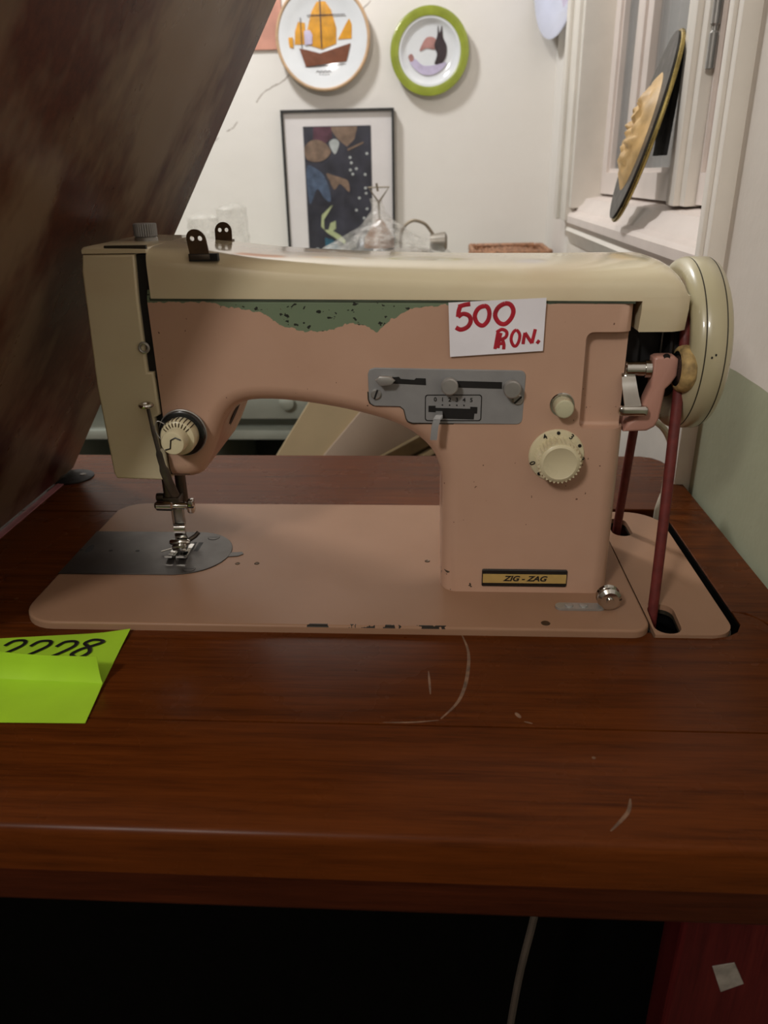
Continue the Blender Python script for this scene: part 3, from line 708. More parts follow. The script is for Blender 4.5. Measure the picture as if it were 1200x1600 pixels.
mk('guide_slot', lambda bm: ext(bm, [(258.5, 132), (283.5, 131.2), (283.6, 127.4), (258.6, 128.2)], F, 46), 'black', cpl, smooth=False)
mk('guide_slot', lambda bm: ext(bm, [(243, 117.8), (247, 117.8), (247, 116.6), (266.4, 116), (266.4, 117.2), (270.4, 117), (270.4, 113.2), (268.8, 113.2), (268.6, 109.8), (248, 110.4), (248, 114), (243, 114.2)], F, 46), 'black', cpl, smooth=False)
def outline_frame(bm):
    o = rrect(241, 108.9, 272.8, 124.2, 1.6, 4); i = rrect(241.5, 109.4, 272.3, 123.7, 1.3, 4); ext(bm, o, F - .05, 45, 'xz', holes=[i])
mk('scale_border', outline_frame, 'ink', cpl, smooth=False)
for k in range(6):
    text('scale_number', str(k), 3.3, 246.8 + k * 4.02, F - .05, 121.4 - k * .09, 'ink', cpl, bold=.06)
    if 0 < k < 5: mk('scale_dot', lambda bm: ext(bm, ell(246.8 + k * 4.02, 118.3 - k * .08, .45, .45, 8), F - .05, 45), 'ink', cpl, smooth=False)
for x, z, r in ((213.6, 124.6, 2.9), (292.6, 121.4, 2.9)): slot_screw(cpl, x, z, 43, r, 70 if x < 250 else 45)
def slide_knob(x, z, r): 
    k = mk('slide_knob', lambda bm: lathe(bm, [(44.4, 3.4), (41.5, 3.4), (41.2, r), (37.6, r), (36.8, r - .7), (36.6, 0)], (x, z), 'y', 32), 'steel', cpl)
slide_knob(254.5, 130.2, 4.7); slide_knob(288.6, 128.6, 4.9)
mk('pointer_lever', lambda bm: ext(bm, [(213.6, 133.6), (216, 136), (221.4, 135.8), (224.6, 133.4), (222.4, 130.8), (216.2, 130.4)], 38.5, 41.5, 'xz', bev=.8, seg=2), 'steel', cpl)
mk('pointer_stem', lambda bm: box(bm, 216.5, 223, 41, 46, 131.6, 135, .4), 'steel', cpl)
def lever(bm):
    pts = [(249, 44.5, 113.8), (249, 38, 113.4), (247.6, 35.2, 112), (246.6, 34.4, 108), (246, 34, 101)]
    loft(bm, [[(x - 1.9, y, z - .9 if i < 2 else z), (x + 1.9, y, z - .9 if i < 2 else z), (x + 1.9, y + (0 if i < 2 else 1.5), z + (.9 if i < 2 else .3)), (x - 1.9, y + (0 if i < 2 else 1.5), z + (.9 if i < 2 else .3))] for i, (x, y, z) in enumerate(pts)])
mk('stitch_lever', lever, 'plate_steel', cpl, angle=30)
# --- push button and stitch dial
pbn = mk('push_button', lambda bm: lathe(bm, [(47, 5.4), (36.6, 5.2), (35.8, 4.6), (35.6, 3.8), (35.6, 0)], (317.4, 118), 'y', 32), 'ivory', sm)
mk('button_ring', lambda bm: lathe(bm, [(46.5, 7), (44.8, 7), (44.2, 6.5), (44.2, 5.6), (46.5, 5.6)], (317.4, 118), 'y', 36, ring=True), 'chrome', pbn)
DC = (316.2, 88.4)
sd = mk('stitch_dial', lambda bm: lathe(bm, [(46.4, 15.6), (43.8, 15.8), (42.8, 15.2), (42.4, 13.8), (42.2, 0)], DC, 'y', 64), 'cream_plain', sm)
mk('dial_grip', lambda bm: ext(bm, star(DC[0], DC[1], 11.0, 12.4, 32), 31.6, 42.6, 'xz'), 'cream_plain', sd, smooth=False)
mk('dial_crown', lambda bm: lathe(bm, [(31.8, 10.9), (31, 10.7), (30.5, 9.8), (30.3, 9.2), (30.5, 8.9), (30.4, 0)], DC, 'y', 48), 'cream_plain', sd)
for s_, ang in (('4', 122), ('3', 58), ('2', -4), ('0', 196)):
    t = math.radians(ang)
    text('dial_number', s_, 4.4, DC[0] + 13.9 * math.cos(t), 42.2, DC[1] + 13.9 * math.sin(t), 'ink', sd, rot=ang - 90, bold=.08)
for ang in (90, 28, 228):
    t = math.radians(ang); mk('dial_dot', lambda bm: ext(bm, ell(DC[0] + 14 * math.cos(t), DC[1] + 14 * math.sin(t), 1, 1, 12), 42.1, 43), 'ink', sd, smooth=False)
# --- name plate
nm = mk('name_plate', lambda bm: ext(bm, rrect(276.4, 4.2, 328, 15.8, 1, 3), 41, 44.5, 'xz', bev=.4, seg=1, bev_side='h0'), 'blackplastic', sm, smooth=False)
mk('gold_band', lambda bm: box(bm, 277, 327.4, 40.7, 42, 7, 13), 'gold', nm, smooth=False)
text('name_lettering', 'ZIG - ZAG', 4.9, 302.4, 40.6, 10, 'ink', nm, shear=.3, bold=.14, sx=1.15)
# --- bobbin winder guide on the bed
bg = mk('winder_guide', lambda bm: ext(bm, rrect(319, 20.5, 348, 27.5, 3.4, 5), 0.1, 1.5, 'xy'), 'steel', sm, smooth=False)
for x in (327, 335.5):
    mk('guide_screw', lambda bm: lathe(bm, [(1.3, 2.6), (2.2, 2.3), (2.6, 1.4), (2.6, 0)], (x, 24), 'z', 18), 'steel', bg)
gw = mk('guide_pulley', lambda bm: lathe(bm, [(18, 0), (18, 2), (19.4, 2.2), (19.4, 5.2), (21, 7), (22.4, 6.2), (23.2, 4), (24.2, 4), (25, 6.2), (26.4, 7), (27, 6), (27, 0)], (349.5, 7.6), 'y', 36), 'chrome', bg)
# --- bobbin winder at the end of the arm
bw = mk('winder_bracket', lambda bm: ext(bm, [(366, 142.6), (368, 143.8), (377, 144), (379.6, 142), (380, 133), (377.4, 128.4), (374.6, 125.4), (373.2, 108), (371.2, 103.4), (367, 101), (354, 100.6), (356, 106), (361, 109), (363.4, 118), (366.4, 127)], 50, 60, 'xz', bev=1.8, seg=3), 'pink', sm)
mk('bracket_pin', lambda bm: lathe(bm, [(50.4, 0), (50.1, 1.6), (51, 2.2), (52, 2.2)], (373, 142.8), 'y', 14), 'ink', bw)
mk('winder_shaft', lambda bm: lathe(bm, [(351.8, 0), (351.8, 3.6), (352.6, 4.2), (362.5, 4.2), (362.6, 5), (365.8, 5), (365.9, 4)], (54.5, 136), 'x', 24), 'chrome', bw)
ty = mk('winder_wheel', lambda bm: lathe(bm, [(379.6, 0), (379.6, 9), (380.6, 10.6), (387, 10.6), (388, 9), (388, 0)], (54.5, 136), 'x', 36), 'blackplastic', bw)
def tyre(bm): 
    rs = []
    for k in range(48):
        t = 2 * math.pi * k / 48
        q = []
        for j in range(12):
            u = 2 * math.pi * j / 12
            rr = 10.2 + 2.9 * math.cos(u) + .3 * mnoise.noise((k * .9, j * .7, 3)); q.append((384 + 4.2 * math.sin(u), 54.5 + rr * math.cos(t), 136 + rr * math.sin(t)))
        rs.append(q)
    loft(bm, rs + [rs[0]], cap=False); bmesh.ops.remove_doubles(bm, verts=bm.verts, dist=1e-6)
mk('winder_tyre', tyre, 'rubber', ty)
def wl(bm):
    pts = [(353.6, 52, 134, 3.6), (353.8, 48, 129, 4), (355, 46.4, 123, 4.2), (356.6, 45.6, 117, 4.6), (357, 45, 114, 4.8)]
    loft(bm, [[(x - w_, y, z), (x + w_, y, z), (x + w_, y + 1.4, z + .3), (x - w_, y + 1.4, z + .3)] for x, y, z, w_ in pts])
wlv = mk('winder_lever', wl, 'chrome', bw, angle=50)
mk('lever_grip', lambda bm: box(bm, 348.6, 365, 43.4, 48, 111.6, 117.4, 2, 4), 'chrome', wlv)
mk('end_cavity', lambda bm: box(bm, 352, 374, 71, 132, 101, 172), 'black', sm, smooth=False)
mk('end_casting', lambda bm: box(bm, 351, 362, 66, 134, 104, 168, 1), 'iron', sm, smooth=False)
mk('end_post', lambda bm: box(bm, 375, 380, 72, 78, 128, 160, .6), 'steel', sm, smooth=False)
mk('winder_base', lambda bm: box(bm, 352.5, 368, 60, 74, 100.5, 108, 2), 'pink', bw)
# --- hand wheel
WC = (92, 142)
hw = mk('hand_wheel', lambda bm: lathe(bm, [(385, 0), (385, 30), (385.6, 39), (384.2, 42.5), (384.6, 45), (387, 48), (389, 49.1), (390.2, 49.4), (390.6, 48.9), (391.1, 49.5), (401, 49.5), (401.4, 48.9), (401.9, 49.2), (404.6, 47.6), (406.6, 44), (407.2, 40), (405.6, 36), (405, 0)], WC, 'x', 96), 'wheel', sm, angle=60)
for x, r in ((390.6, 49.35), (401.4, 49.35)):
    mk('wheel_groove', lambda bm: lathe(bm, [(x - .35, r - 1), (x - .35, r), (x + .35, r), (x + .35, r - 1)], WC, 'x', 96, ring=True), 'groove', hw)
mk('belt_pulley', lambda bm: lathe(bm, [(376, 0), (376, 35), (377, 36), (379.5, 31), (387, 31)], WC, 'x', 48), 'iron', hw)
for x, y, z in ((396.2, 42.6, 146), (394.2, 42.5, 144.6)):
    mk('paint_chip', lambda bm: ext(bm, ell(x, z, .55, .7, 8), y - .15, y + 1), 'ink', hw, smooth=False)

# ================================================================== BELT, PAPERS, CABLES
def belt(bm):
    pts = [(378.5, 30, -64), (378.8, 31.5, -30), (379, 33, 0), (381, 43, 62), (383.4, 55.5, 122)]
    pts += [(384, 92 - 34.5 * math.cos(t), 142 + 34.5 * math.sin(t)) for t in [math.radians(k) for k in range(0, 181, 15)]]
    pts += [(383.4, 128, 122), (382.5, 136, 60), (382, 144, 0), (382, 146, -30), (382, 147, -64)]
    tube(bm, smooth_pts(pts, 3), 3.1, 12)
tag(mk('drive_belt', belt, 'belt'), 'dark red drive belt running from the hand wheel down into the table', 'belt')
pt = thing('price_tag', (279, 44, 146), 'white paper price tag reading 500 RON stuck on the machine arm', 'price tag')
TG = 44.0
def tp(xz, yz, h=TG): return (253.2 + (xz - 453) * .1168, h, 174.4 - (yz - 68) * .1168)
def sheet(bm):
    c = [tp(453, 68), tp(893, 50), tp(893, 290), tp(465, 316)]
    def L(a, b, t): return [a[i] + (b[i] - a[i]) * t for i in range(3)]
    n, m = 14, 8; g = []
    for j in range(m + 1):
        row = []
        for i in range(n + 1):
            p = L(L(c[0], c[1], i / n), L(c[3], c[2], i / n), j / m)
            top = max(0, 1 - j / 3); p[1] -= .5 * top + .06 * math.sin(i * .9)
            row.append(bm.verts.new(P(*p)))
        g.append(row)
    fs = [bm.faces.new((g[j][i], g[j][i + 1], g[j + 1][i + 1], g[j + 1][i])) for j in range(m) for i in range(n)]
    bmesh.ops.recalc_face_normals(bm, faces=fs); bmesh.ops.solidify(bm, geom=fs, thickness=.0002); bmesh.ops.recalc_face_normals(bm, faces=bm.faces)
mk('tag_sheet', sheet, 'paper', pt)
def stroke(name, pts, r, mat, parent, conv, n=5, closed=False, nrm=(0, 1, 0)):
    q = smooth_pts([conv(*p) for p in pts], n, closed)
    if closed: q.append(q[0])
    return mk(name, lambda bm: tube(bm, q, r, 8, (Vector(nrm), .12)), mat, parent)
def tpi(x, y): 
    t = max(0, 1 - ((y - 60) / 250) * 8 / 3); return tp(x, y, TG - .3 - .5 * t)
S5 = [[(552, 74), (525, 78), (498, 86)], [(506, 86), (500, 108), (498, 132)], [(498, 132), (520, 118), (548, 128), (556, 152), (542, 178), (512, 190), (489, 180)]]
for s_ in S5: stroke('price_stroke', s_, 1.2, 'redink', pt, tpi)
stroke('price_stroke', [(615, 84), (588, 96), (574, 128), (586, 160), (612, 172), (634, 150), (640, 118), (632, 92)], 1.15, 'redink', pt, tpi, closed=True)
stroke('price_stroke', [(708, 74), (678, 92), (666, 126), (684, 158), (712, 166), (738, 142), (748, 108), (734, 80)], 1.2, 'redink', pt, tpi, closed=True)
for s_ in ([(684, 194), (678, 235), (672, 280)], [(676, 204), (700, 190), (722, 202), (720, 224), (700, 236), (680, 240)], [(696, 206), (690, 240), (686, 276)], [(704, 236), (712, 258), (712, 282)], [(684, 256), (712, 254)]):
    stroke('price_stroke', s_, .9, 'redink', pt, tpi)
stroke('price_stroke', [(766, 194), (750, 208), (744, 236), (754, 262), (768, 266), (780, 244), (782, 214)], .85, 'redink', pt, tpi, closed=True)
stroke('price_stroke', [(800, 258), (802, 232), (806, 206)], .9, 'redink', pt, tpi); stroke('price_stroke', [(806, 206), (824, 232), (840, 254)], .9, 'redink', pt, tpi); stroke('price_stroke', [(840, 254), (846, 222), (852, 190)], .9, 'redink', pt, tpi)
stroke('price_stroke', [(862, 244), (868, 248), (874, 252)], 1.1, 'redink', pt, tpi)

# neon paper note: lower sheet with writing, upper sheet bent up along a fold
nt = thing('paper_note', (30, -45, TT), 'folded neon green paper note with black handwriting at the table front left', 'note')
def quadsheet(bm, rows, th=.25):
    g = [[bm.verts.new(P(*p)) for p in r] for r in rows]
    fs = [bm.faces.new((g[j][i], g[j][i + 1], g[j + 1][i + 1], g[j + 1][i])) for j in range(len(g) - 1) for i in range(len(g[0]) - 1)]
    bmesh.ops.recalc_face_normals(bm, faces=fs); bmesh.ops.solidify(bm, geom=fs, thickness=th * .001); bmesh.ops.recalc_face_normals(bm, faces=bm.faces)
def rowpts(y, x0, x1, zf, n=10): return [(x0 + (x1 - x0) * i / n, y[0] + (y[1] - y[0]) * i / n, zf(i / n)) for i in range(n + 1)]
def lower(bm):
    quadsheet(bm, [rowpts((-12, -2), -6, 70.5, lambda t: TT + .5 + 5 * max(0, t - .75) ** 1.2 * 2), rowpts((-22, -18), -4, 71, lambda t: TT + .5 + 2.5 * max(0, t - .8)), rowpts((-40, -38), 0, 72.5, lambda t: TT + .4), rowpts((-56, -55), 4, 74, lambda t: TT + .4)])
mk('lower_sheet', lower, 'neon', nt)
def upper(bm):
    rows = [rowpts((-50, -51), -30, 72.6, lambda t: 16 - 5.0 * t + .8 * math.sin(t * 7)),
            rowpts((-49.5, -51.5), -30, 72.8, lambda t: 9 - 3.4 * t),
            rowpts((-49.5, -52.5), -28, 73.4, lambda t: 3 - 3.5 * t),
            rowpts((-52, -54), -26, 74.6, lambda t: -1.5 - 1.5 * t),
            rowpts((-60, -60), -24, 75.2, lambda t: -2.8 - .9 * t),
            rowpts((-86, -84), -20, 77.6, lambda t: TT + .6)]
    quadsheet(bm, rows)
mk('upper_sheet', upper, 'neon', nt)
def nc(x, y): return (x, y, TT + 1.15 + 5 * max(0, (x + 6) / 76.5 - .78))
def two(x, y): return [(x - 5, y + 3), (x - 2, y + 8), (x + 4, y + 8.5), (x + 5, y + 4), (x - 1, y - 4), (x - 6, y - 9), (x + 1, y - 8), (x + 6, y - 8)]
for x in (9, 24, 39): stroke('ink_stroke', two(x, -23), 1.15, 'ink', nt, nc, nrm=(0, 0, 1))
stroke('ink_stroke', [(57, -13), (52, -12.5), (49, -16), (53, -20), (55, -25), (51, -30), (46, -27), (49, -22), (55, -18), (59, -15)], 1.15, 'ink', nt, nc, nrm=(0, 0, 1), closed=True)

tag(mk('power_cable', lambda bm: tube(bm, smooth_pts([(372, 128, 90), (392, 160, 76), (412, 180, 66), (424, 186, 52), (429, 188, 34), (427, 186, 14), (421.5, 179.6, 1), (420.3, 178.6, -8), (420.3, 178.4, -40)], 5), 2.5, 10), 'cable'), 'cream cable looping down behind the hand wheel into the table slot', 'cable')
tag(mk('thin_cable', lambda bm: tube(bm, smooth_pts([(420, 171, 26), (419.6, 170, 8), (421.2, 168, -8), (421.2, 168, -30)], 5), 1.4, 8), 'cable'), 'thin cream cable beside the thicker cable at the table slot', 'cable')
tag(mk('hanging_cable', lambda bm: tube(bm, smooth_pts([(300, -100, -66), (298, -102, -100), (292, -104, -150), (288, -106, -220), (290, -100, -320)], 5), 2, 8), 'cable_dark'), 'dim grey cable hanging in the dark space under the table', 'cable')

# ================================================================== BACKGROUND: WALL PIECES
# ship plate
sp_ = thing('ship_plate', (56, 1172, 378), 'white wall plate with an ochre-sailed ship print and tan rim, left on the back wall', 'plate')
PC = (56.5, 455)
mk('plate_body', lambda bm: lathe(bm, [(1178, 0), (1178, 40), (1172, 60), (1163, 78), (1161, 79), (1161.5, 76), (1165, 62), (1168, 52), (1168.5, 0)], PC, 'y', 64), 'china', sp_)
mk('plate_rim', lambda bm: ring(bm, (PC[0], 1162.5, PC[1]), 79.5, 3, 'y', 72, 10), 'rim_tan', sp_)
def flat(name, pts, mat, parent, y=1167.4, sm_=False, t=.8):
    q = [tuple(p)[:2] for p in smooth_pts([(a, b, 0) for a, b in pts], 4, True)] if sm_ else pts
    return mk(name, lambda bm: ext(bm, q, y, y + t), mat, parent, smooth=False)
flat('hull', [(14, 440), (24, 412), (96, 419), (104, 446), (84, 441), (50, 432), (26, 438)], 'hull', sp_, 1166.6)
flat('main_sail', [(27, 446), (30, 470), (38, 494), (50, 512), (60, 512), (72, 496), (80, 470), (79, 446), (54, 438)], 'orange', sp_)
flat('fore_sail', [(6, 446), (8, 466), (14, 480), (26, 478), (26, 446)], 'orange', sp_)
flat('lateen_sail', [(82, 452), (96, 474), (108, 490), (106, 453)], 'orange', sp_)
flat('flag', [(-16, 441), (-15, 456), (4, 457), (4, 441)], 'orange', sp_, 1165.4)
mk('mast', lambda bm: (box(bm, 52.5, 54, 1165.9, 1166.8, 440, 514), box(bm, 18, 19, 1165.9, 1166.8, 440, 486), box(bm, 30, 96, 1165.9, 1166.8, 488.5, 489.5)), 'char', sp_, smooth=False)
flat('banner', [(24, 445), (24, 466), (34, 467), (38, 460), (37, 446)], 'lav', sp_, 1166.2)
flat('wave_line', [(-2, 411), (104, 416), (104, 415), (-2, 410)], 'char', sp_, 1167.0)
for (u0, u1, v) in ((42, 68, 404), (46, 66, 398.5), (52, 62, 393)):
    stroke('caption_line', [(u0 + (u1 - u0) * k / 8, v + (1.4 if k % 2 else -1)) for k in range(9)], .6, 'char', sp_, lambda x, z: (x, 1166.6, z), 3)
# lime plate
lp = thing('lime_rim_plate', (241, 1172, 361), 'round white wall plate with a broad lime green rim', 'plate')
LC = (241, 430)
mk('plate_body', lambda bm: lathe(bm, [(1178, 0), (1178, 34), (1170, 50), (1166, 66), (1164, 67), (1163.6, 66.5), (1166, 50), (1171, 45), (1172.5, 38), (1172.5, 0)], LC, 'y', 64), 'china', lp)
mk('glaze_rim', lambda bm: lathe(bm, [(1166, 68.2), (1163, 68), (1162.4, 66), (1164.4, 54), (1166.2, 53), (1168, 60), (1168, 68)], LC, 'y', 64, ring=True), 'lime', lp)
flat('print_patch', [(228, 442), (236, 452), (248, 452), (254, 444), (250, 434), (236, 436), (224, 432)], 'rose', lp, 1171.4, True)
flat('print_patch', [(249, 440), (254, 454), (255, 470), (258, 458), (262, 470), (264, 452), (270, 440), (270, 424), (262, 412), (250, 412), (254, 426)], 'char', lp, 1171.2, True)
flat('print_patch', [(206, 418), (214, 406), (230, 396), (248, 396), (264, 404), (270, 414), (250, 410), (230, 410), (216, 420)], 'lav', lp, 1171.0, True)
flat('print_patch', [(204, 424), (208, 416), (214, 420), (210, 428)], 'rose', lp, 1170.8, True)
# plate on the corner wall, facing the room
wp = thing('bluish_plate', (455, 1050, 428), 'small bluish white plate hung high on the wall beside the window', 'plate')
BPC = Vector((446, 1085, 528))
def turned(bm): bmesh.ops.rotate(bm, verts=bm.verts, cent=P(*BPC), matrix=Matrix.Rotation(math.radians(14), 3, 'Z'))
def bpb(bm):
    lathe(bm, [(458, 0), (458, 46), (452, 60), (441, 94), (439, 95), (438.4, 93), (447, 62), (451, 54), (452, 0)], (BPC.y, BPC.z), 'x', 64); turned(bm)
mk('plate_body', bpb, 'china_blue', wp)
def bpm(bm):
    ext(bm, [tuple(p)[:2] for p in smooth_pts([(1070, 470, 0), (1086, 490, 0), (1076, 506, 0), (1060, 488, 0)], 4, True)], 450.8, 452, 'yz'); turned(bm)
mk('plate_motif', bpm, 'lav', wp, smooth=False)
# framed print
fr = thing('framed_print', (76, 1165, 80), 'black-framed dark print with wide white mat on the back wall', 'picture')
FX0, FX1, FZ1, FZ0 = -26, 178, 345, 40
mk('frame', lambda bm: ext(bm, [(FX0, FZ0), (FX1, FZ0), (FX1, FZ1), (FX0, FZ1)], 1162, 1178, 'xz', holes=[[(FX0 + 4, FZ0 + 4), (FX1 - 4, FZ0 + 4), (FX1 - 4, FZ1 - 4), (FX0 + 4, FZ1 - 4)]]), 'frame_black', fr, smooth=False)
mk('mat_board', lambda bm: box(bm, FX0 + 3, FX1 - 3, 1168, 1176, FZ0 + 3, FZ1 - 3), 'mat_white', fr, smooth=False)
art = mk('art_print', lambda bm: box(bm, 13, 136, 1167, 1169, 74, 318), 'art_dark', fr, smooth=False)
Yp = 1166.4
flat('art_shape', [(32, 317), (64, 317), (66, 300), (48, 286), (30, 290)], 'art_plum', art, Yp)
flat('art_shape', [(14, 284), (30, 296), (50, 292), (62, 276), (48, 262), (28, 260), (16, 266)], 'art_tan', art, Yp - .3, True)
flat('art_shape', [(16, 250), (30, 250), (46, 238), (56, 216), (58, 192), (46, 198), (34, 214), (22, 190), (17, 196)], 'art_blue', art, Yp, True)
flat('art_shape', [(60, 292), (70, 297), (78, 290), (70, 272), (62, 282)], 'art_pale', art, Yp, True)
flat('art_shape', [(52, 240), (66, 236), (80, 232), (92, 226), (94, 208), (86, 214), (76, 222), (66, 212), (58, 226)], 'art_tan', art, Yp, True)
flat('art_shape', [(60, 317), (112, 317), (106, 296), (92, 284), (76, 296)], 'art_tan', art, Yp + .3)
flat('art_shape', [(62, 186), (54, 174), (44, 160), (44, 142), (52, 142), (56, 154), (66, 158), (66, 144), (60, 140), (74, 132), (84, 122), (82, 116), (66, 126), (50, 136), (38, 148), (40, 168), (56, 182)], 'art_green', art, Yp - .3)
flat('art_shape', [(44, 128), (60, 124), (78, 106), (76, 92), (46, 92)], 'art_teal', art, Yp)
flat('art_shape', [(22, 104), (30, 110), (36, 102), (32, 96)], 'art_pale', art, Yp, True)
flat('art_shape', [(92, 280), (122, 292), (122, 289), (94, 277)], 'art_tan', art, Yp)
for x, z in ((97, 266), (99, 257), (97, 245), (101, 238), (108, 247), (128, 272), (124, 237), (124, 214), (125, 205), (112, 197), (126, 178), (120, 162), (106, 176)):
    flat('art_dot', ell(x, z, 2.6, 2.4, 10), 'art_pale', art, Yp)
sl_ = tag(mk('salmon_paper', lambda bm: box(bm, -90, -16, 1176, 1179.4, 441, 640), 'salmon', smooth=False), 'salmon pink sheet hung on the back wall left of the ship plate', 'poster')

# ================================================================== BACKGROUND: FURNITURE AND CLUTTER
sb = thing('sideboard', (20, 1000, -Z0), 'pale sage shelf unit standing against the back wall behind the machine', 'sideboard')
STZ = 72
mk('top', lambda bm: box(bm, -420, 450, 830, 1172, STZ - 22, STZ, 2), 'sage', sb)
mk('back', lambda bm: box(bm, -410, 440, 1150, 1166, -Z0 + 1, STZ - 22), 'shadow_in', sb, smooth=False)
for x in (-418, -136, 150, 430): mk('side', lambda bm: box(bm, x, x + 16, 836, 1150, -Z0 + 1, STZ - 22, 1), 'sage', sb)
for z in (-150, -400): 
    for x in (-402, -120, 166): mk('shelf', lambda bm: box(bm, x, x + (264 if x > 100 else 266 if x < -300 else 270), 836, 1150, z - 16, z, 1), 'sage', sb)
mk('drawer_front', lambda bm: box(bm, -118, 148, 828, 845, -128, -66, 2), 'sage', sb)
mk('drawer_knob', lambda bm: lathe(bm, [(828, 5), (822, 5), (820, 11), (814, 12), (812, 8), (811, 0)], (15, -97), 'y', 24), 'sage', sb)

cb = thing('leaning_board', (140, 740, -Z0), 'cream board leaning behind the table, seen under the machine arm', 'board')
def quadslab(bm, pts, th, bev=1):
    a = [Vector(p) for p in pts]; n = (a[1] - a[0]).cross(a[3] - a[0]).normalized() * th
    hexa(bm, [tuple(p) for p in a] + [tuple(p + n) for p in a], bev)
mk('board_face', lambda bm: quadslab(bm, [(-380, 600, -Z0 + 2), (50, 600, -Z0 + 2), (132, 780, 30), (95, 780, 30)], 8), 'card', cb, smooth=False) if False else None
mk('board_face', lambda bm: hexa(bm, [(-376, 736, -Z0 + 1), (-306, 736, -Z0 + 1), (-306, 746, -Z0 + 1), (-376, 746, -Z0 + 1), (117, 736, 10), (330, 736, 10), (330, 746, 10), (117, 746, 10)], 1), 'card', cb, smooth=False) if False else None
def bf(bm): ext(bm, [(-90, -310), (330, -310), (330, 0), (112, 0)], 728, 740, 'xz', bev=1, seg=1)
mk('board_face', bf, 'card', cb, smooth=False)
mk('board_panel', lambda bm: ext(bm, [(20, -230), (330, -230), (330, -10), (205, -10)], 722, 727.6, 'xz', bev=.6, seg=1), 'card2', cb, smooth=False)
mk('board_foot', lambda bm: box(bm, -60, 320, 728, 744, -Z0 + 1, -310.5, 1), 'card', cb, smooth=False)
bt = thing('framed_panel', (270, 690, -Z0), 'dark olive framed panel with a slanting batten, in front of the cream board', 'panel')  # dark framed panel standing in front of the cream board
mk('panel_face', lambda bm: ext(bm, [(60, -224), (64, -264), (400, -264), (400, -20), (392, -35)], 700, 712, 'xz', bev=.6, seg=1), 'brown_card', bt, smooth=False)
def slant(o0, o1): return [(60 + o0 * .5, -224 - o0), (392 + o0 * .5, -35 - o0), (392 + o1 * .5, -35 - o1), (60 + o1 * .5, -224 - o1)]
mk('batten', lambda bm: ext(bm, slant(-12, 6), 690, 700, 'xz', bev=1, seg=1), 'batten', bt, smooth=False)
mk('batten', lambda bm: ext(bm, slant(12, 19), 690, 700, 'xz', bev=1, seg=1), 'card', bt, smooth=False)
mk('panel_foot', lambda bm: box(bm, 64, 398, 698, 714, -Z0 + 1, -264.4, 1), 'brown_card', bt, smooth=False)

# clear plastic bag over a lamp with a triangular hook
lamp = thing('bagged_lamp', (160, 950, STZ), 'old lamp parts with a triangular wire hook, wrapped in the clear bag', 'lamp')
mk('lamp_foot', lambda bm: lathe(bm, [(STZ + .5, 0), (STZ + .5, 62), (STZ + 8, 62), (STZ + 44, 54), (STZ + 52, 40), (STZ + 54, 0)], (200, 960), 'z', 40), 'lampgrey', lamp)
mk('lamp_shade', lambda bm: lathe(bm, [(STZ + 55, 0), (STZ + 55, 26), (STZ + 70, 24), (STZ + 92, 10), (STZ + 98, 5), (STZ + 98, 0)], (161, 955), 'z', 32), 'brownglass', lamp)
mk('wire_hook', lambda bm: (tube(bm, [(162, 955, STZ + 96), (161, 955, 196), (145, 955, 218), (178, 955, 218), (162, 955, 197)], 1.8, 8), tube(bm, [(160, 955, 212), (158, 955, 224)], 1.8, 8)), 'wire', lamp)
mk('lamp_arm', lambda bm: tube(bm, smooth_pts([(196, 955, STZ + 50), (198, 955, 152), (214, 955, 167), (234, 955, 163), (246, 955, 150), (252, 955, 140)], 5), 2.6, 10), 'wire', lamp)
mk('lamp_socket', lambda bm: lathe(bm, [(244, 0), (244, 12), (268, 16), (272, 10), (272, 0)], (955, 134), 'x', 24), 'lampgrey', lamp)
def crumple(bm, seed, amp, freq):
    for v in bm.verts:
        q = Vector((v.co.x * freq + seed, v.co.y * freq, v.co.z * freq))
        d = mnoise.noise_vector(q) * amp + mnoise.noise_vector(q * 2.7) * amp * .45
        z = v.co.z * 1000 - Z0
        if z < STZ + 2: d.z = abs(d.z) * .2
        v.co += d * .001
        if v.co.z * 1000 - Z0 < STZ + .4: v.co.z = (STZ + .4 + Z0) * .001
def bagbm(bm):
    prof = [(STZ + .5, 105), (STZ + 20, 108), (STZ + 40, 100), (STZ + 56, 82), (STZ + 74, 52), (STZ + 92, 26), (STZ + 110, 12), (STZ + 122, 7), (STZ + 128, 10)]
    n = 72; rings = []
    for z, r in prof:
        k = (z - STZ) / 128
        rings.append([(172 - 14 * k + (r + 10 * (1 - k)) * math.cos(2 * math.pi * i / n) * (1.08), 952 + r * .8 * math.sin(2 * math.pi * i / n), z) for i in range(n)])
    fine = []
    for a_, b_ in zip(rings, rings[1:]):
        for s_ in range(4): fine.append([tuple(a_[i][j] + (b_[i][j] - a_[i][j]) * s_ / 4 for j in range(3)) for i in range(n)])
    fine.append(rings[-1]); loft(bm, fine, cap=False); crumple(bm, 1.3, 7, 26)
tag(mk('plastic_bag', bagbm, 'clear', angle=28), 'crumpled clear plastic bag over lamp parts in front of the framed print', 'bag')
# clear plastic cups in wrap on the left
def cup(x, y, h, r, seed, label):
    def f(bm):
        prof = [(STZ + .5, 0), (STZ + .5, r * .8)] + [(STZ + h * k / 14, r * (.82 + .16 * k / 14 + (.05 if k % 3 == 0 else 0))) for k in range(1, 14)] + [(STZ + h, r), (STZ + h + 4, r * .7), (STZ + h + 7, r * .25), (STZ + h + 8, 0)]
        lathe(bm, prof, (x, y), 'z', 36); crumple(bm, seed, 3.4, 40)
    tag(mk('plastic_jar', f, 'clear', angle=28), label, 'jar', 'clear jars on the sideboard')
cup(-128, 950, 104, 25, 2, 'shorter clear crinkled plastic jar nearest the leaning lid')
cup(-80, 955, 118, 26, 5, 'taller clear crinkled plastic jar behind the thread brackets')
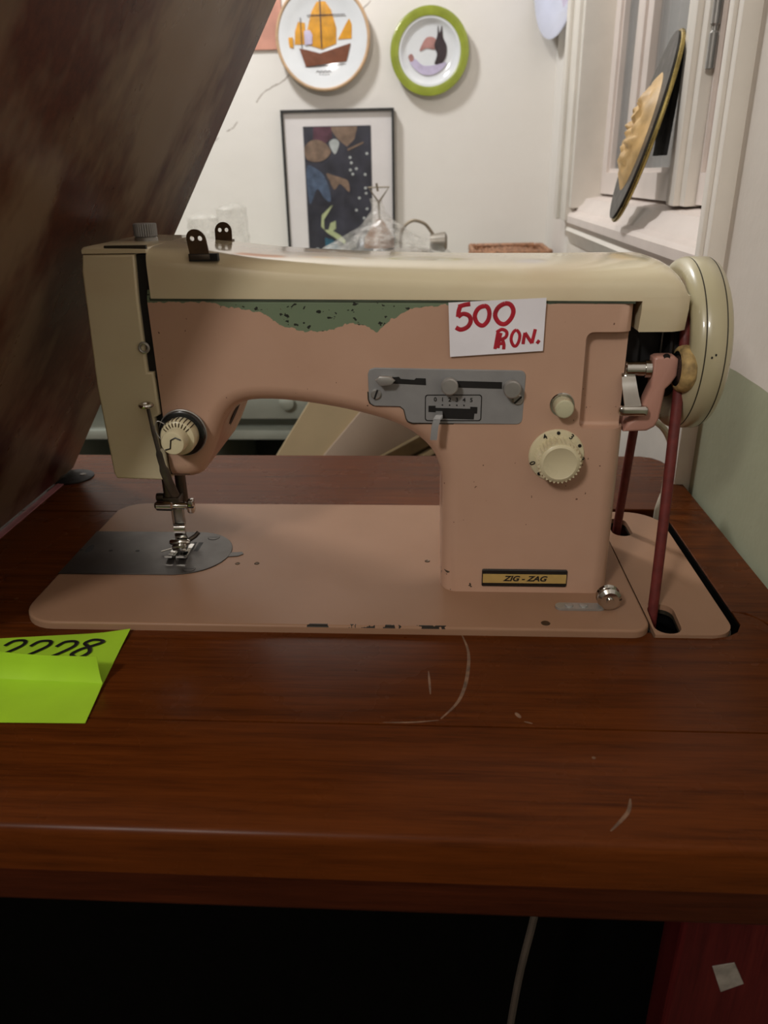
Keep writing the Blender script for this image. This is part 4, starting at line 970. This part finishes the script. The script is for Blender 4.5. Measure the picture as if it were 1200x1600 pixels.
# wicker tray
wk = thing('wicker_tray', (385, 1030, STZ), 'brown woven wicker tray on the sideboard near the corner', 'basket')
def weave(bm):
    x0, x1, y0, y1 = 318, 442, 960, 1100
    for k in range(7):
        z = STZ + 3 + k * 6; pts = []
        for i in range(26):
            x = x0 + (x1 - x0) * i / 25; pts.append((x, y0 + (2.4 if (i + k) % 2 else -2.4), z))
        tube(bm, pts, 2.6, 6); tube(bm, [(p[0], y1 - y0 + p[1], p[2]) for p in pts], 2.6, 6)
        for xx in (x0, x1): tube(bm, [(xx + (2.4 if (i + k) % 2 else -2.4), y0 + (y1 - y0) * i / 25, z) for i in range(26)], 2.6, 6)
    for i in range(26):
        x = x0 + (x1 - x0) * i / 25
        for y in (y0, y1): tube(bm, [(x, y, STZ + .6), (x, y, STZ + 44)], 1.6, 6)
        y = y0 + (y1 - y0) * i / 25
        for xx in (x0, x1): tube(bm, [(xx, y, STZ + .6), (xx, y, STZ + 44)], 1.6, 6)
wv = mk('woven_side', weave, 'wicker', wk); wv['kind'] = 'stuff'
def rim(bm):
    pts = [(p[0], p[1], STZ + 43 + 1.5 * math.sin(i * 2.2)) for i, p in enumerate(rrect(317, 959, 443, 1101, 12, 8))]
    tube(bm, pts + [pts[0]], 4, 8)
mk('rim', rim, 'wicker', wk)
mk('bottom', lambda bm: box(bm, 320, 440, 962, 1098, STZ + .2, STZ + 3), 'wicker', wk, smooth=False)
def lidweave(bm):
    for k in range(12):
        y = 966 + k * 11
        tube(bm, [(322 + 116 * i / 20, y, STZ + 34 + (2 if (i + k) % 2 else -2) + 6 * math.sin(math.pi * i / 20)) for i in range(21)], 2.8, 6)
lw = mk('woven_cover', lidweave, 'wicker', wk); lw['kind'] = 'stuff'

# oval plaque with a carved relief leaning on the window
pq = thing('oval_plaque', (440, 520, 187), 'dark oval plaque with brass rim and carved tan relief leaning on the window sill', 'plaque')
B, T = Vector((441, 520, 188)), Vector((487, 516, 361)); AX = (T - B).normalized(); HL = (T - B).length / 2; CN = (B + T) / 2
WD = Vector((.06, 1, 0)); WD = (WD - AX * WD.dot(AX)).normalized(); NRM = AX.cross(WD).normalized()
if NRM.x > 0: NRM = -NRM
def oval(bm, ra, rw, t0, t1, n=48, dome=0):
    f = [tuple(CN + AX * ra * math.sin(2 * math.pi * k / n) + WD * rw * math.cos(2 * math.pi * k / n) + NRM * t0) for k in range(n)]
    g = [tuple(CN + AX * ra * math.sin(2 * math.pi * k / n) + WD * rw * math.cos(2 * math.pi * k / n) + NRM * t1) for k in range(n)]
    secs = [f, g]
    if dome: secs.append([tuple(CN + AX * (ra - dome) * math.sin(2 * math.pi * k / n) + WD * (rw - dome) * math.cos(2 * math.pi * k / n) + NRM * (t1 + dome * .4)) for k in range(n)])
    loft(bm, secs)
mk('plaque_board', lambda bm: oval(bm, HL - 1, 55, 0, 4), 'plaque_dark', pq)
mk('brass_rim', lambda bm: tube(bm, [tuple(CN + AX * HL * math.sin(2 * math.pi * k / 64) + WD * 56 * math.cos(2 * math.pi * k / 64) + NRM * -.5) for k in range(65)], 2.2, 8), 'brass', pq)
mk('dark_gap_wedge', lambda bm: hexa(bm, [(477, 490, 250), (481, 490, 250), (481, 530, 250), (477, 530, 250), (484, 496, 350), (490, 496, 350), (490, 530, 350), (484, 530, 350)]), 'black', pq, smooth=False)  # black wedge added for the dark reflection between plaque and post
def relief(bm):
    n, m = 40, 12; secs = []
    for j in range(m + 1):
        u = j / m
        q = []
        for k in range(n):
            t = 2 * math.pi * k / n; r = 1 - u
            h = 4 + 11 * math.sin(min(1, u * 1.6) * math.pi / 2) + 9 * mnoise.noise((r * math.cos(t) * 4, r * math.sin(t) * 7, 2)) * min(1, u * 3)
            q.append(tuple(CN - AX * 4 + AX * 56 * r * math.sin(t) + WD * 36 * r * math.cos(t) + NRM * h) if r > 0 else tuple(CN - AX * 4 + NRM * h + WD * .01 * math.cos(t) + AX * .01 * math.sin(t)))
        secs.append(q)
    loft(bm, secs, cap=True)
mk('carved_relief', relief, 'relief', pq, angle=60)
